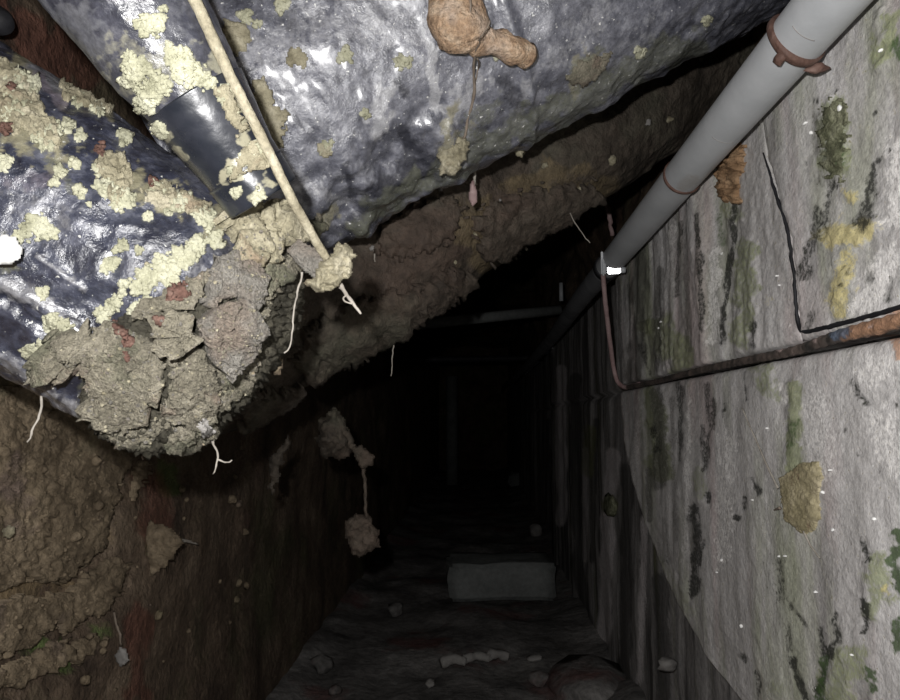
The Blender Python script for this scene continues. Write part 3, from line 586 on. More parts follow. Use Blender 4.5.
add_clumps(root, TOP_B, [(177, 291, 12), (122, 328, 10), (128, 342, 7), (100, 150, 7), (153, 181, 6), (12, 86, 5), (160, 320, 6), (126, 356, 5), (5, 128, 8)], MT['redmud'], 'red_mud_spot', 2.8, .6, 1.3)
add_clumps(root, TOP_B, [(205, 428, 9)], MT['stone'], 'grit_lump', 3)
add_clumps(root, END_B, [(170 + 14*math.cos(k*2.4)*k**.5*.9, 340 + 17*math.sin(k*2.4)*k**.5*.9, 1.6+.8*((k*37) % 5)/5) for k in range(4, 30)], MT['tan'], 'grit_lump', 2)
c_ = lump([(-12, 240), (4, 234), (16, 236), (24, 248), (20, 262), (8, 266), (-10, 266)], .362, .008, s=3, edge=9, rag=1.5)
mk('white_flake', c_[0], c_[1], MT['white'], root)['label'] = 'bright white flake stuck on the pipe'

# ---------------------------------------------------------------- black tube with sleeve, in front
TA = at(119., -16., .360); TB = at(262., 196., .404); top = TA-(TB-TA)*.42
root = thing('black_tube', TB+np.array([0, 0, -.02]), 'black plastic tube with a glossy sleeve, spotted with pale mould', 'tube')
_, te1, te2 = frame_of(TB-TA)
def lathe(ts, rs_, n=72, amp=0, s=0):       # ts: position along the tube axis, 0 at TA and 1 at TB
    th = np.linspace(0, 2*math.pi, n, endpoint=False); ring_ = np.cos(th)[:, None]*te1 + np.sin(th)[:, None]*te2
    C = TA + np.asarray(ts)[:, None]*(TB-TA); V = C[:, None, :] + np.asarray(rs_)[:, None, None]*ring_[None]
    if amp: V = V + ring_[None]*(amp*(fbm(V, 30, 4, s)+.5*fbm(V, 110, 3, s+1)))[..., None]
    return V.reshape(-1, 3), grid_faces(len(ts), n, True)
def trad(t): return np.interp(t, [-.5, 0, .36, .50, .81, 1], [.043, .039, .0337, .0300, .0232, .0222])
t = np.linspace(-.42, .52, 170); V, f = lathe(t, trad(t)*.975, 150, .0011, 3); qx, qy = proj(V)
att = dict(pale=stroke_mask(qx, qy, [([(70, 10), (95, 50)], 22, .7), ([(85, 0), (120, 70)], 12, .5), ([(40, 0), (90, 60)], 6, .8), ([(165, 10), (200, 70)], 16, .4)], 1.1, .12, 1), mud=stroke_mask(qx, qy, [([(130, 60), (200, 80)], 34, .5), ([(215, 60), (235, 110)], 12, .8), ([(150, 25)], 14, .6)], 1.2, .12, 1))
mk('tube_body', V, f, MT['tube'], root, attrs=att); T1 = (V, f)
t = np.linspace(.50, .875, 90); r_ = trad(t)*1.02; r_[0] *= .97
V, f = lathe(t, r_, 120, .0003, 5); qx, qy = proj(V)
mk('sleeve', V, f, MT['sleeve'], root, attrs=dict(mud=stroke_mask(qx, qy, [([(240, 110), (248, 150), (225, 178)], 9, .8), ([(160, 128), (185, 160)], 5, .6)], 1.2, .14, 1))); T2 = (V, f)
t = np.linspace(.868, 1.0, 40); r_ = trad(t)*1.035; r_[:4] *= [1.0, 1.03, 1.03, 1.01]
V, f = lathe(np.r_[t, 1.012, 1.014, 1.008, .985, .985], np.r_[r_, r_[-1]*.985, r_[-1]*.95, r_[-1]*.88, r_[-1]*.86, .0003], 120, .0003, 7); qx, qy = proj(V)
mk('end_collar', V, f, MT['sleeve'], root, attrs=dict(mud=stroke_mask(qx, qy, [([(215, 182), (240, 176), (262, 152)], 5, .9), ([(255, 195), (270, 180)], 9, .7), ([(236, 192)], 6, .8), ([(240, 215), (270, 212)], 5, .5)], 1.2, .14, 1))); T3 = (V, f)
TUBE_B = bvh_of(*merge([T1, T2, T3]))
add_clumps(root, TUBE_B, [(150, 24, 13), (136, 68, 15), (130, 80, 9), (152, 92, 14), (160, 84, 11), (145, 106, 9), (174, 54, 11), (182, 66, 14), (196, 76, 12), (206, 82, 9), (96, 74, 9), (106, 86, 9), (116, 96, 8), (120, 112, 7), (160, 130, 8), (225, 94, 9), (232, 112, 6), (236, 192, 6), (162, 8, 4), (143, 100, 7), (258, 196, 7), (246, 158, 7), (232, 172, 5), (257, 150, 9)], MT['mould'], 'mould_spot')
add_patch(root, TUBE_B, 'mud_patch', MT['tan'], [(214, 88), (228, 84), (240, 112), (246, 130), (236, 136), (224, 112)], .003, s=31)
add_patch(root, TUBE_B, 'mud_patch', MT['tan'], [(240, 150), (255, 140), (270, 165), (262, 175), (248, 168), (236, 178), (226, 180)], .003, s=32)

# stick pressed against the tube
pts = np.array([(160, -75, .335), (196, 2, .350), (231, 78, .364), (262, 138, .376), (292, 200, .388), (318, 245, .41), (338, 276, .418)])
cp = smooth_path(at(pts[:, 0], pts[:, 1], pts[:, 2]), 70)
root = thing('muddy_stick', cp[-1], 'thin mud-coated stick lying along the black tube, clod at its tip', 'stick')
V, f = tube(cp, np.interp(np.linspace(0, 1, 70), [0, .6, 1], [.0034, .0029, .0026]), 14, .09, 4); mk('shaft', V, f, MT['stick'], root)
V, f = lump([(284, 250), (298, 238), (318, 248), (338, 268), (322, 284), (304, 274)], .425, .006, s=8, edge=8, rag=1); mk('bark_sliver', V, f, MT['greymud'], root)
V, f = lump([(322, 262), (332, 248), (346, 238), (356, 250), (353, 268), (344, 282), (330, 290), (316, 296), (306, 284), (314, 274)], .414, .014, s=9, edge=14, rag=4, rough=.5, rk=.22, step=1.5); mk('mud_clod', V, f, MT['tan'], root)
V, f = tube(smooth_path(at(np.array([340., 346, 352, 361]), np.array([284., 294, 302, 314]), np.array([.414, .416, .42, .42])), 14), np.linspace(.0016, .0007, 14), 7, .4, 2); mk('root_tip', V, f, MT['root'], root)
V, f = tube(smooth_path(at(np.array([347., 342, 345, 353]), np.array([295., 298, 302, 304]), np.array([.416, .416, .418, .419])), 10), .0006, 6, .3, 2); mk('root_tip', V, f, MT['root'], root)

# ---------------------------------------------------------------- broken root piece, hanging thread with clod
root = thing('broken_root', at(470., 60., .62), 'orange-brown broken root stub lying against the big pipe', 'root')
zz = [shoot(BIG_B, x, y) for x, y in [(455, 5), (463, 40), (492, 47), (526, 58)]]
dz = [(h[0]-EYE)@FWD for h in zz]; 
b = at(np.array([452., 455, 458, 464]), np.array([-28., -5, 20, 44]), np.array([dz[0]-.016, dz[0]-.016, dz[0]-.018, dz[1]-.016]))
V, f = tube(smooth_path(b, 26), np.interp(np.linspace(0, 1, 26), [0, .8, 1], [.0225, .0225, .0165]), 26, .2, 14); mk('thick_end', V, f, MT['wood'], root)
b = at(np.array([452., 470, 492, 512, 529]), np.array([38., 39, 42, 48, 56]), np.array([dz[1]-.018, dz[1]-.022, dz[2]-.02, dz[2]-.018, dz[3]-.014]))
V, f = tube(smooth_path(b, 26), np.interp(np.linspace(0, 1, 26), [0, .3, .9, 1], [.011, .0120, .0115, .0108]), 26, .2, 15); mk('broken_arm', V, f, MT['wood'], root)
root = thing('hanging_thread_root', at(455., 178., .60), 'thin root thread crossing the orange stub down to a small clod', 'root')
def rootlet(pts, r0, r1, mat, parent=None, n=26, s=0, name='rootlet'):
    p = np.array(pts, float); c_ = smooth_path(at(p[:, 0], p[:, 1], p[:, 2]), n); c_[1:-1] += .0016*np.stack([fbm(c_, 90, 2, s+k) for k in range(3)], -1)[1:-1]; V, f = tube(c_, np.linspace(r0, r1, n)*.8, 7, .45, s)
    return mk(name, V, f, mat, parent)
def sd_(bv, x, y, o): h = shoot(bv, x, y); return (h[0]-EYE)@FWD - o if h else .6
dd = [sd_(BIG_B, x, y, o) for x, y, o in [(471, 2, .044), (471, 30, .044), (474, 55, .03), (473, 85, .006), (469, 125, .006), (462, 140, .008)]]
rootlet([(471, -14, dd[0]), (470, 20, dd[1]), (473, 52, dd[2]), (474, 80, dd[3]), (470, 115, dd[4]), (463, 140, dd[5])], .0011, .0018, MT['darkroot'], root, name='thread')
rootlet([(490, 20, dd[1]-.004), (482, 36, dd[1]-.004), (474, 52, dd[2])], .0008, .0008, MT['darkroot'], root, name='thread')
rootlet([(477, 58, dd[2]), (478, 70, dd[3]), (474, 82, dd[3])], .0008, .0008, MT['darkroot'], root, name='thread')
V, f = lump([(436, 160), (442, 146), (455, 138), (468, 136), (470, 148), (465, 164), (455, 176), (440, 178)], sd_(BIG_B, 455, 150, .008), .014, s=14, edge=12, rag=4, rough=.5, rk=.25, step=1.5); mk('clod', V, f, MT['tan'], root)

# ---------------------------------------------------------------- grey conduit along the wall
XC = .264; ZC = .65 + XC*420/363
root = thing('conduit', (XC, .5, ZC-.023), 'grey plastic conduit pipe strapped along the top of the concrete wall', 'conduit pipe')
yy = np.linspace(.05, 1.36, 120); Pc = np.stack([XC+.03*sm((yy-1.5)/1.2), yy, ZC+.004*np.sin(yy*3)], -1)
V, f = tube(Pc, .0232, 48, cap=True); qx, qy = proj(V)
mk('tube_body', V, f, MT['conduit'], root, attrs=dict(mud=stroke_mask(qx, qy, [([(690, 180), (680, 190)], 8, .6), ([(800, 50)], 10, .5)], 1, .1, 1)))
yf = np.linspace(1.35, 5, 160); V, f = tube(np.stack([XC+.03*sm((yf-1.5)/1.2), yf, ZC+.004*np.sin(yf*3)], -1), .0225, 32); mk('far_section', V, f, MT['darkconduit'], root)  # far stretch has a darker grey than the near conduit
def ring(y, tilt, r, hw, n=56, amp=0., s=0):
    parts = []; c = np.array([XC, y, ZC+.004*math.sin(y*3)])
    th = np.linspace(0, 2*math.pi, n, endpoint=False)
    prof = [(-hw, .0), (-hw, 1.), (-hw*.5, 1.25), (hw*.5, 1.25), (hw, 1.), (hw, .0)]
    V = []
    for dy, k in prof:
        rr = .0230 + r*k*(1+amp*np.sin(th*3+s)); V.append(np.stack([c[0]+rr*np.cos(th), c[1]+dy+tilt*np.sin(th)*.01+tilt*.01*np.cos(th), c[2]+rr*np.sin(th)], -1))
    return np.concatenate(V), grid_faces(len(prof), n, True)
V, f = ring(.538, .9, .0026, .0042, amp=.3, s=1); st = mk('strap', V, f, MT['rust'], root); st['label'] = 'rusty brown metal strap'
V, f = blob(np.array([XC-.0175, .530, ZC-.0155]), np.array([.005, .006, .005]), s=5); mk('bolt', V, f, MT['rust'], st)
V, f = blob(np.array([XC+.016, .541, ZC-.019]), np.array([.010, .004, .004]), s=8); mk('strap_tail', V, f, MT['rust'], st)
V, f = ring(.848, .6, .0018, .0026, amp=.2, s=3); st = mk('strap', V, f, MT['rust'], root); st['label'] = 'thin rusty wire ring'
for y_, a0, a1 in ((.69, 3.9, 4.9), (.50, 3.6, 4.5)):      # short pale scratches across the tube
    th = np.linspace(a0, a1, 14); V, f = tube(np.stack([XC+.0231*np.cos(th), np.full(14, y_), ZC+.004*math.sin(y_*3)+.0231*np.sin(th)], -1), .0005, 5); mk('scratch', V, f, MT['stone'], root)
V, f = ring(1.345, .4, .0028, .012); mk('shaded_coupling', V, f, MT['blackrubber'], root)  # coupling ring, coloured black to give the bracket's shadow on the conduit

# metal clamp and reddish cable at the slab's far edge
def boxm(c, s, R=None):
    v = np.array([(x, y, z) for x in (-.5, .5) for y in (-.5, .5) for z in (-.5, .5)])*np.array(s)
    if R is not None: v = v @ np.array(R).T
    return v+np.array(c), [(0, 1, 3, 2), (4, 6, 7, 5), (0, 4, 5, 1), (2, 3, 7, 6), (0, 2, 6, 4), (1, 5, 7, 3)]
import bmesh
def bevel_box(c, s, bev, name, mat, parent, rot=(0, 0, 0), jit=0, seed=0, seg=2, base=None, sub=0):
    bm = bmesh.new(); bmesh.ops.create_cube(bm, size=1); bmesh.ops.scale(bm, vec=s, verts=bm.verts)
    if sub: bmesh.ops.subdivide_edges(bm, edges=bm.edges, cuts=sub, use_grid_fill=True)
    bmesh.ops.bevel(bm, geom=[e for e in bm.edges if len(e.link_faces) == 2 and e.calc_face_angle(0) > .5], offset=bev, segments=seg, affect='EDGES')
    V = np.array([v.co[:] for v in bm.verts]); Fc = [tuple(v.index for v in fc.verts) for fc in bm.faces]; bm.free()
    if jit: V = V + V/np.maximum(np.linalg.norm(V, axis=1, keepdims=True), 1e-6)*(jit*fbm(V, 14, 4, seed))[:, None]
    from mathutils import Euler
    R = np.array(Euler(rot).to_matrix()); V = V @ R.T + np.array(c)
    return mk(name, V, Fc, mat, parent, smooth=bool(jit), base=base)
cc = at(611., 270., 1.27)
root = thing('metal_clamp', cc+np.array([0, 0, -.012]), 'small shiny metal clamp hanging under the conduit at the slab edge', 'clamp')
bevel_box(at(614., 270., 1.27), (.024, .006, .014), .002, 'plate', MT['shiny'], root, (.215, .0, -.19))
bevel_box(at(603., 267., 1.275), (.009, .012, .034), .003, 'bracket', MT['conduit'], root)
bevel_box(at(602., 257., 1.275), (.004, .004, .022), .0015, 'pin', MT['zinc'], root)
V, f = tube([at(621., 270., 1.268), at(625., 270., 1.268)], .006, 12); mk('bolt', V, f, MT['conduit'], root)
p_ = np.array([(603, 274, 1.278), (605, 300, 1.30), (609, 335, 1.34), (613, 365, 1.375), (617, 383, 1.37), (624, 388, 1.36), (640, 384, 1.29)])
V, f = tube(smooth_path(at(p_[:, 0], p_[:, 1], p_[:, 2]), 40), .0045, 10, .08, 3); cb = mk('hanging_cable', V, f, MT['cable']); tag(cb, 'thin reddish cable dropping from the metal clamp to the wall joint', 'cable')

# rusty twisted bar in the joint
yb = np.linspace(.22, 1.38, 900); th0 = yb*190
n = 10; rr = np.interp(yb, [.2, .5, .62, 1.4], [.0066, .0062, .0046, .0045])
bc = np.stack([np.interp(yb, [.2, .56, .64, .9, 1.4], [XS-.006, XS-.004, XS+.001, XS+.003, XS+.002]), yb, SEAM-.003+.0015*np.sin(yb*9)+.0045*sm((.68-yb)/.15)], -1)
th = np.arange(n)*2*math.pi/n
V = bc[:, None, :] + (rr[:, None]*(1+.08*np.cos(2*(th[None, :]-th0[:, None]))))[..., None]*np.stack([np.broadcast_to(np.cos(th), (len(yb), n)), np.zeros((len(yb), n)), np.broadcast_to(np.sin(th), (len(yb), n))], -1)
V = V.reshape(-1, 3); qx, qy = proj(V)
rb = mk('twisted_bar', V, grid_faces(len(yb), n, True), MT['rustbar'], attrs=dict(rust=stroke_mask(qx, qy, [([(850, 331), (900, 317), (990, 295)], 16, 1)], .5, .15, 1), blue=stroke_mask(qx, qy, [([(835, 336), (845, 332)], 8, 1)], .4, .2, 1), pale=stroke_mask(qx, qy, [([(780, 346), (784, 344)], 6, 1), ([(815, 340)], 6, .7), ([(870, 326)], 4, .6)], .6, .2, 1)), base=(XS, .8, SEAM-.01))
tag(rb, 'rusty twisted steel bar lying in the joint between the slabs', 'steel bar')

# thin black cable running down the joint of the upper slabs and on above the bar
cps = []
for x_, y_ in [(764, 153), (769, 170), (776, 192), (784, 215), (790, 240), (794, 268), (796, 295), (797.5, 318), (799, 330), (806, 332.5), (825, 328), (850, 321), (880, 313), (905, 306), (950, 295), (1080, 262)]:
    h = shoot(SLAB_B, x_, y_); cps.append(h[0]+h[1]*.0008 if h else on_x(float(x_), float(y_), XS-.001))
cps = smooth_path(cps, 90); cps[:, 0] += .0006*fbm(cps, 60, 2, 4)
V, f = tube(cps, np.interp(np.linspace(0, 1, 90), [0, .12, .5, 1], [.0007, .0018, .0020, .0016]), 8, .35, 6)
tag(mk('thin_black_cable', V, f, MT['blackrubber']), 'thin black cable running down the slab face and along above the rusty bar', 'cable')
# moss, clay and leaf on the slabs
def flat_thing(name, bv, mat, poly, thick, label, cat, **k):
    r = patch(poly, bv, thick, **k); o = mk(name, r[0], r[1], mat); return tag(o, label, cat)
def mossy(poly, thick, s, mat='moss'):
    r = patch(poly, SLAB_B, thick, s=s, rag=7, rough=.9, step=1.3, edge=6, rim=0.1)
    if r: mk('moss_patch', r[0], r[1], MT[mat], wr)
mossy([(822, 108), (838, 96), (850, 108), (848, 135), (845, 160), (838, 185), (826, 180), (820, 150)], .0014, 61)
flat_thing('clay_lump', SLAB_B, MT['orange'], [(716, 146), (724, 141), (736, 142), (747, 146), (746, 165), (740, 182), (741, 202), (728, 202), (718, 188), (720, 168)], .011, 'orange clay lump stuck on the wall just below the conduit', 'clay lump', s=71, rag=3, rough=.45, step=1.1, rim=.0, edge=9)
root = thing('dry_leaf', on_x(800., 535., XS-.01), 'dry tan leaf stuck to the concrete slab by a pale stem', 'leaf')
r = patch([(780, 478), (792, 470), (806, 461), (820, 462), (824, 478), (820, 496), (821, 515), (816, 530), (806, 535), (796, 530), (786, 520), (782, 502)], SLAB_B, .0032, s=72, rag=1.6, rough=.45, rk=.09, step=1.0, lift=.0004, rim=.1, edge=6); mk('blade', r[0], r[1], MT['leaf'], root)
def wall_line(pts, bv, o, r0, r1, mat, parent, name, n=24):
    p = [];
    for x, y in pts:
        h = shoot(bv, x, y); p.append(h[0]+h[1]*o)
    V, f = tube(smooth_path(p, n), np.linspace(r0, r1, n), 8, .2, 3); return mk(name, V, f, mat, parent)
wall_line([(745, 408), (752, 425), (762, 447), (771, 468), (781, 488)], SLAB_B, .003, .0007, .0013, MT['root'], root, 'stem')
wall_line([(806, 532), (812, 545), (822, 558)], SLAB_B, .002, .0012, .0006, MT['root'], root, 'stem')
wall_line([(783, 508), (777, 510)], SLAB_B, .003, .0016, .0005, MT['darkroot'], root, 'stem_tip')
chips = [(806, 123, 5, 3), (812, 133, 3, 4), (840, 108, 5, 6), (722, 254, 4, 2.5), (661, 322, 2.5, 2), (659, 328, 2, 2), (824, 492, 3, 3.5), (834, 530, 3, 3), (722, 560, 3, 3), (717, 572, 3, 2), (786, 556, 3, 2), (780, 556, 2, 2), (875, 519, 3, 3), (817, 592, 2.5, 2.5), (742, 626, 2.5, 3), (778, 276, 2, 2), (780, 285, 2, 2), (753, 500, 3, 2), (831, 470, 2, 2), (683, 170, 4, 5), (762, 122, 3, 4), (882, 50, 3, 3), (853, 655, 2, 2), (768, 428, 2, 2)]
for k, (x, y, a, b_) in enumerate(chips):
    h = shoot(SLAB_B, x, y)
    if h is None: continue
    d = (h[0]-EYE)@FWD; V, f = blob(h[0]+h[1]*.001, np.array([.0016, a*.55*d/F*1.5, b_*.55*d/F]), s=k); mk('white_chip', V, f, MT['white'], wr)
# yellow-green growth on the recessed wall
h = at(611., 505., 1.9); V, f = blob(on_x(610., 505., XR-.01), np.array([.012, .05, .03]), s=4); mk('moss_cushion', V, f, MT['moss'], wr)

# ---------------------------------------------------------------- crusts, flakes and roots on the left soil wall
CRS = []
for k, (poly, tk) in enumerate([([(-95, 390), (20, 385), (60, 405), (95, 435), (124, 452), (126, 470), (116, 488), (106, 518), (105, 545), (86, 558), (60, 578), (42, 586), (20, 580), (-10, 596), (-85, 610)], .012),
    ([(-90, 622), (-10, 604), (14, 590), (38, 596), (62, 590), (85, 568), (106, 556), (130, 562), (116, 596), (103, 612), (80, 620), (66, 634), (50, 626), (28, 650), (-10, 660), (-80, 690)], .010),
    ([(-70, 700), (-10, 668), (28, 656), (48, 640), (66, 642), (78, 662), (60, 668), (42, 676), (-10, 692)], .010),
    ([(134, 462), (146, 452), (150, 475), (142, 488), (132, 500), (128, 486)], .007), ([(70, 640), (92, 632), (104, 640), (92, 652), (78, 660)], .007)]):
    r = patch(poly, LEFT_B, tk, s=200+k, rag=5, rough=.3, rk=.16, step=2.0, edge=4)
    if r: mk('soil_crust', r[0], r[1], MT['crust'], wl); CRS.append(r)
CR_B = bvh_of(*merge(CRS))
rs = random.Random(5)
for k in range(46):
    x, y = rs.uniform(2, 250), rs.uniform(400, 690)
    h = shoot(LEFT_B, x, y)
    if h is None: continue
    d = (h[0]-EYE)@FWD; r = rs.choice([1.5, 2, 2.5, 3.5, 5])*d/F
    V, f = blob(h[0]+h[1]*(r*.4+(.012 if x < 110 else 0)), r, s=k); mk('soil_crumb', V, f, MT['crust'], wl)
LREG = [(0, 395), (60, 405), (126, 455), (130, 560), (105, 620), (80, 665), (0, 695)]
cr_ = crumbs(CR_B, LREG, 700, (.6, 2.4), 7); tag(mk('soil_crumbs', cr_[0], cr_[1], MT['crust'], wl, smooth=False), kind='stuff')
def onl(x, y, o=.01): return sd_(LEFT_B, x, y, o)
root = thing('soil_flake', at(160., 575., onl(160, 560)), 'greenish soil flake with a pointed root tip on the left wall', 'soil flake')
V, f = lump([(138, 548), (140, 532), (150, 520), (166, 524), (180, 534), (186, 542), (176, 556), (164, 570), (150, 578), (142, 566)], lambda X_, Y_: .93-.0000*X_ if False else np.full(X_.shape, onl(160, 548, .02)), .018, s=33, edge=14, rag=2, back=.2); mk('flake_body', V, f, MT['crust'], root)
rootlet([(176, 540, onl(175, 540, .03)), (186, 541, onl(185, 540, .04)), (198, 544, onl(195, 540, .045))], .0042, .0016, MT['root'], root, 10, name='root_tip')
root = thing('root_with_clod', at(121., 668., onl(121, 660, .01)), 'short pale root ending in a small pale clod low on left wall', 'root')
q = onl(121, 640, .022); rootlet([(114, 612, q), (118, 628, q), (121, 645, q)], .0022, .0016, MT['darkroot'], root, 12, name='rootlet')
V, f = lump([(114, 655), (119, 645), (127, 648), (130, 660), (122, 668), (115, 664)], q, .008, s=41, edge=7, rag=1, step=1.5); mk('clod', V, f, MT['stone'], root)
q = onl(9, 532, .03); V, f = lump([(1, 530), (6, 523), (15, 526), (17, 533), (11, 540), (3, 538)], q, .008, s=43, edge=7, rag=1, step=1.5); tag(mk('pebble', V, f, MT['tan']), 'tan pebble at the left edge set in green moss', 'pebble')
# roots hanging below the muddy pipe end
root = thing('hanging_root', at(30., 442., .47), 'pale wavy root hanging below the brown mud lump at far left', 'root')
rootlet([(40, 372, .405), (43, 392, .42), (41, 412, .42), (34, 428, .42), (27, 442, .42)], .0011, .0007, MT['root'], root, 20)
root = thing('hanging_root', at(218., 470., .47), 'white forked root hanging from the lowest mud plate', 'root')
rootlet([(208, 428, .47), (214, 440, .462), (218, 455, .46), (217, 462, .46), (213, 474, .46)], .0013, .0006, MT['root'], root, 20)
rootlet([(217, 459, .46), (224, 461, .46), (232, 460, .458)], .0009, .0005, MT['root'], root, 10)
root = thing('hanging_root', at(290., 352., .47), 'long fine white root hanging straight beside the mud plates', 'root')
rootlet([(302, 272, .43), (297, 290, .435), (294, 310, .44), (292, 330, .44), (290, 345, .44), (284, 353, .44)], .0009, .0006, MT['root'], root, 24)
root = thing('hanging_root', at(143., 455., .5), 'tiny pale root tuft under the muddy pipe end', 'root')
for a in ((138, 455), (148, 458), (143, 460), (152, 452)): rootlet([(141, 438, .49), ((141+a[0])/2+1, 446, .492), (*a, .494)], .0012, .0006, MT['darkroot'], root, 8)
V, f = lump([(268, 306), (280, 298), (288, 318), (282, 345), (285, 362), (280, 376), (268, 372), (264, 350), (266, 328)], .50, .010, s=51, edge=8, rag=3, rough=.4); tag(mk('mud_flap', V, f, MT['crust']), 'brown flap of mud hanging behind the long white root', 'mud flap')
# ---------------------------------------------------------------- growth and grit on the earth bank
def onb(x, y, o=.005): return sd_(BANK_B, x, y, o)
pebs = [(372, 248, 3), (395, 205, 2.5), (411, 243, 2.5), (438, 287, 8), (474, 235, 3), (392, 345, 3), (465, 313, 4), (513, 273, 4), (389, 245, 5), (430, 225, 2), (545, 165, 3), (520, 150, 5), (647, 123, 3.5), (669, 120, 4), (612, 160, 4), (700, 60, 2), (650, 35, 2), (420, 350, 3), (360, 350, 3), (295, 398, 3), (320, 412, 3), (310, 430, 7), (338, 330, 2), (583, 188, 5), (500, 200, 2), (455, 262, 2), (345, 262, 2), (440, 190, 2), (545, 230, 2), (362, 322, 4), (270, 395, 3), (240, 440, 3)]
for k, (x, y, r) in enumerate(pebs):
    h = shoot(BANK_B, x, y)
    if h is None: continue
    d = (h[0]-EYE)@FWD; rw = r*d/F*.9; V, f = blob(h[0]+h[1]*rw*.3, rw, s=k, jit=.6); mk('pebble', V, f, MT['tan'] if k % 3 else MT['stone'], bank)
for k, (poly, tk) in enumerate([([(300, 330), (345, 300), (400, 290), (455, 265), (480, 280), (440, 310), (400, 340), (360, 370), (310, 390), (290, 360)], .016), ([(470, 210), (530, 185), (590, 180), (606, 195), (570, 225), (520, 260), (480, 265)], .014),
    ([(410, 290), (430, 275), (455, 285), (460, 305), (440, 318), (415, 310)], .02), ([(230, 395), (300, 380), (345, 385), (330, 415), (300, 440), (240, 440)], .014), ([(375, 225), (440, 195), (470, 205), (450, 240), (400, 262), (372, 255)], .012)]):
    r = patch(poly, BANK_B, tk, s=300+k, rag=8, rough=.3, rk=.12, step=2.3, edge=6)
    if r: mk('soil_crust', r[0], r[1], MT['bank'], bank)
def bank_root(label, pts, r0, r1, mat='root'):
    p0 = pts[-1]; q = onb(*pts[0], .004); rt = thing('bank_root', at(float(p0[0]), float(p0[1]), q), label, 'root')
    rootlet([(x, y, q) for x, y in pts], r0, r1, MT[mat], rt, 14)
bank_root('pale root sticking out near the upper end of the bank', [(566, 206), (577, 226), (590, 243)], .0013, .0008)
bank_root('short white root below the middle of the bank', [(392, 334), (393, 352), (391, 376)], .0013, .0009)
bank_root('thin pale root hanging from the big pipe shadow', [(368, 226), (372, 240), (375, 262)], .0022, .001)
rt = thing('dangling_bud', at(473., 206., .80), 'pinkish bud-like root hanging just under the big pipe', 'root')
V, f = lump([(469, 184), (474, 178), (477, 190), (478, 202), (472, 208), (468, 200)], .80, .006, s=61, edge=5, rag=.5, step=1.2); mk('bud', V, f, MT['cable'], rt)
rootlet([(474, 166, .80), (475, 175, .80), (473, 186, .798)], .002, .0026, MT['root'], rt, 10)
V, f = lump([(513, 148), (520, 142), (526, 148), (523, 158), (515, 156)], .79, .006, s=62, edge=5, rag=1, step=1.2); tag(mk('grit_lump', V, f, MT['tan']), 'tiny tan grit lump under the lower edge of the big pipe', 'grit')
rt = thing('dark_root', at(612., 236., 1.3), 'short reddish root hanging behind the conduit', 'root'); rootlet([(607, 205, 1.55), (610, 220, 1.55), (612, 236, 1.55)], .007, .006, MT['cable'], rt, 10)
# root with clods dangling over the floor
rt = thing('dangling_clod_root', at(362., 556., 1.05), 'dangling root strung with two soil clods over the tunnel floor', 'root')
rootlet([(333, 408, 1.08), (343, 428, 1.06), (354, 448, 1.05)], .0045, .007, MT['bank'], rt, 14)
V, f = lump([(350, 446), (360, 444), (375, 456), (374, 467), (362, 470), (354, 460)], 1.05, .014, s=71, edge=8, rag=2, step=1.5); mk('clod', V, f, MT['bank'], rt)
rootlet([(363, 466, 1.05), (365, 490, 1.05), (367, 520, 1.05)], .004, .0035, MT['bank'], rt, 14)
V, f = lump([(346, 522), (356, 514), (370, 516), (378, 528), (381, 548), (372, 552), (360, 557), (350, 552), (346, 538)], 1.05, .022, s=72, edge=12, rag=2.5, step=1.5); mk('clod', V, f, MT['bank'], rt)
V, f = lump([(318, 420), (335, 405), (352, 430), (350, 455), (338, 462), (322, 458), (314, 440)], 1.10, .05, s=73, edge=18, rag=4); tag(mk('soil_lump', V, f, MT['bank']), 'dark soil lump below the end of the earth bank', 'soil lump')
V, f = lump([(268, 470), (272, 455), (282, 440), (290, 432), (292, 445), (280, 470), (276, 492), (270, 498)], .96, .02, s=74, edge=9, rag=3); tag(mk('soil_lump', V, f, MT['bank']), 'small hanging soil crumbs left of the dangling clod root', 'soil lump')

# ---------------------------------------------------------------- on the tunnel floor
def floor_pt(px, py): return on_z(float(px), float(py), .01)
c_ = floor_pt(502, 604); b1 = bevel_box(c_+np.array([0, .13, .065]), (.385, .22, .13), .012, 'concrete_block', MT['block'], None, (0, 0, .06), .012, 3, 2, sub=6); tag(b1, 'large pale concrete block lying on the tunnel floor', 'block')
c_ = floor_pt(522, 488); b2 = bevel_box(c_+np.array([0, .1, .06]), (.23, .16, .14), .02, 'concrete_block', MT['block'], None, (0, 0, -.08), .02, 7, 2, sub=5); tag(b2, 'small dim concrete block far down the tunnel', 'block')
for (x, y, r, lb) in [(538, 509, 6, 'small round pale stone nearest the far block'), (537, 538, 8, 'larger round pale stone between two smaller stones by the wall'), (534, 565, 7, 'round pale stone just behind the large concrete block')]:
    p_ = floor_pt(x, y); d = (p_-EYE)@FWD; rw = r*d/F*.95; V, f = blob(p_+np.array([0, rw, rw*.85]), rw, s=x, jit=.25); tag(mk('stone', V, f, MT['stone']), lb, 'stone')
p_ = floor_pt(475, 670); rs2 = np.random.RandomState(3)
r_ = thing('debris_strip', p_, 'broken pale strip of debris on the floor before the block', 'debris')
for k, (x0, x1, y) in enumerate([(441, 466, 668), (464, 490, 664), (486, 509, 662)]):
    a, b_ = floor_pt(x0, y), floor_pt(x1, y-1); V, f = tube(smooth_path([a+[0, 0, .012], (a+b_)/2+[0, .01, .02], b_+[0, 0, .012]], 12), .011, 10, .5, k); mk('fragment', V, f, MT['stone'], r_)
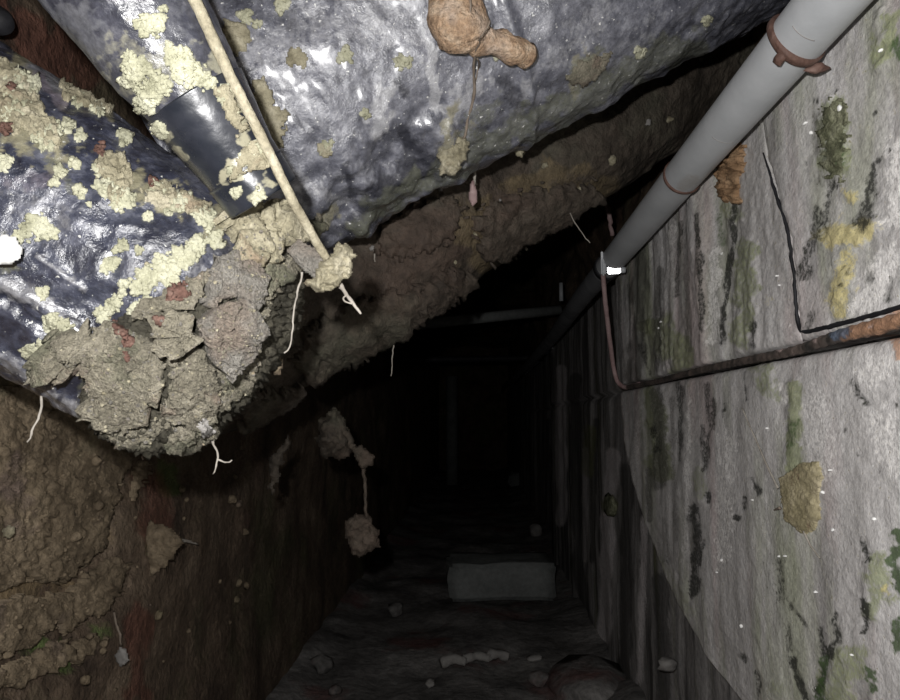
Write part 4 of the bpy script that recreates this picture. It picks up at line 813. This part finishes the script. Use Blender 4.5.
for (x, y, r, lb, m_) in [(430, 685, 5, 'tiny pale stone on the floor near the bottom edge', 'stone'), (540, 682, 10, 'dark stone on the floor beside the debris strip', 'floor'), (322, 668, 10, 'flat dark stone on the floor at the left wall', 'floor'), (668, 668, 9, 'pale stone wedged low between floor and curved slab', 'stone'), (335, 692, 7, 'small stone at the bottom edge by left wall', 'floor'), (395, 612, 8, 'dark stone midway along the left side of the floor', 'floor'), (535, 660, 7, 'small dim stone before the large block', 'stone')]:
    p_ = floor_pt(x, y) if x < 640 else on_x(float(x), float(y), XR-.02); d = (p_-EYE)@FWD; rw = r*d/F; V, f = blob(p_+np.array([0, 0, rw*.3]), np.array([rw, rw, rw*.7]), s=x, jit=.4); tag(mk('stone', V, f, MT[m_]), lb, 'stone')
V, f = blob(floor_pt(585, 705)+np.array([.03, .1, .0]), np.array([.11, .13, .055]), s=4, jit=.3); tag(mk('boulder', V, f, MT['floor']), 'rounded grey mound at the foot of the right wall', 'boulder')
# far crossbars, stub and post
a = at(470., 319., 3.0); b_ = at(560., 310., 3.1); V, f = tube([a-(b_-a)*.9, a, b_], .024, 14); tag(mk('cross_pipe', V, f, MT['block']), 'horizontal grey pipe crossing the dark tunnel under the roof', 'pipe')
a = at(400., 360., 4.2); b_ = at(540., 358., 4.2); V, f = tube([a-(b_-a)*.6, a, b_, b_+(b_-a)*.1], .02, 14); tag(mk('cross_pipe', V, f, MT['blackrubber']), 'faint lower crossbar far down the tunnel', 'pipe')
bevel_box(at(549., 345., 3.1)+np.array([.02, 0, 0]), (.07, .05, .035), .006, 'wall_bracket', MT['conduit'], None); tag(bpy.context.scene.collection.objects[-1] if False else bpy.data.objects['wall_bracket'], 'small grey bracket on the far right wall', 'bracket')
a = at(561., 283., 2.6); V, f = tube([a, a+np.array([0, 0, -.07])], .008, 8); V = V+np.array([0, 0, .0]); tag(mk('hanger_rod', V, f, MT['conduit']), 'short hanger rod beside the far conduit', 'rod')
a = on_z(452., 484., .0); V, f = tube([a+[0, 0, -.03], a+[0, 0, .5], a+[0, 0, 1.1]], .06, 16); tag(mk('support_post', V, f, MT['block']), 'faint upright post in the dark end of the tunnel', 'post')
# black cable end in the top left corner
a = at(4., 24., .60); b_ = at(-60., -10., .66); V, f = tube(smooth_path([b_, (a+b_)/2, a], 14), np.r_[np.full(12, .013), .0125, .009], 20, .03); tag(mk('cable_end', V, f, MT['blackrubber']), 'black rounded cable end in the top left corner', 'cable')
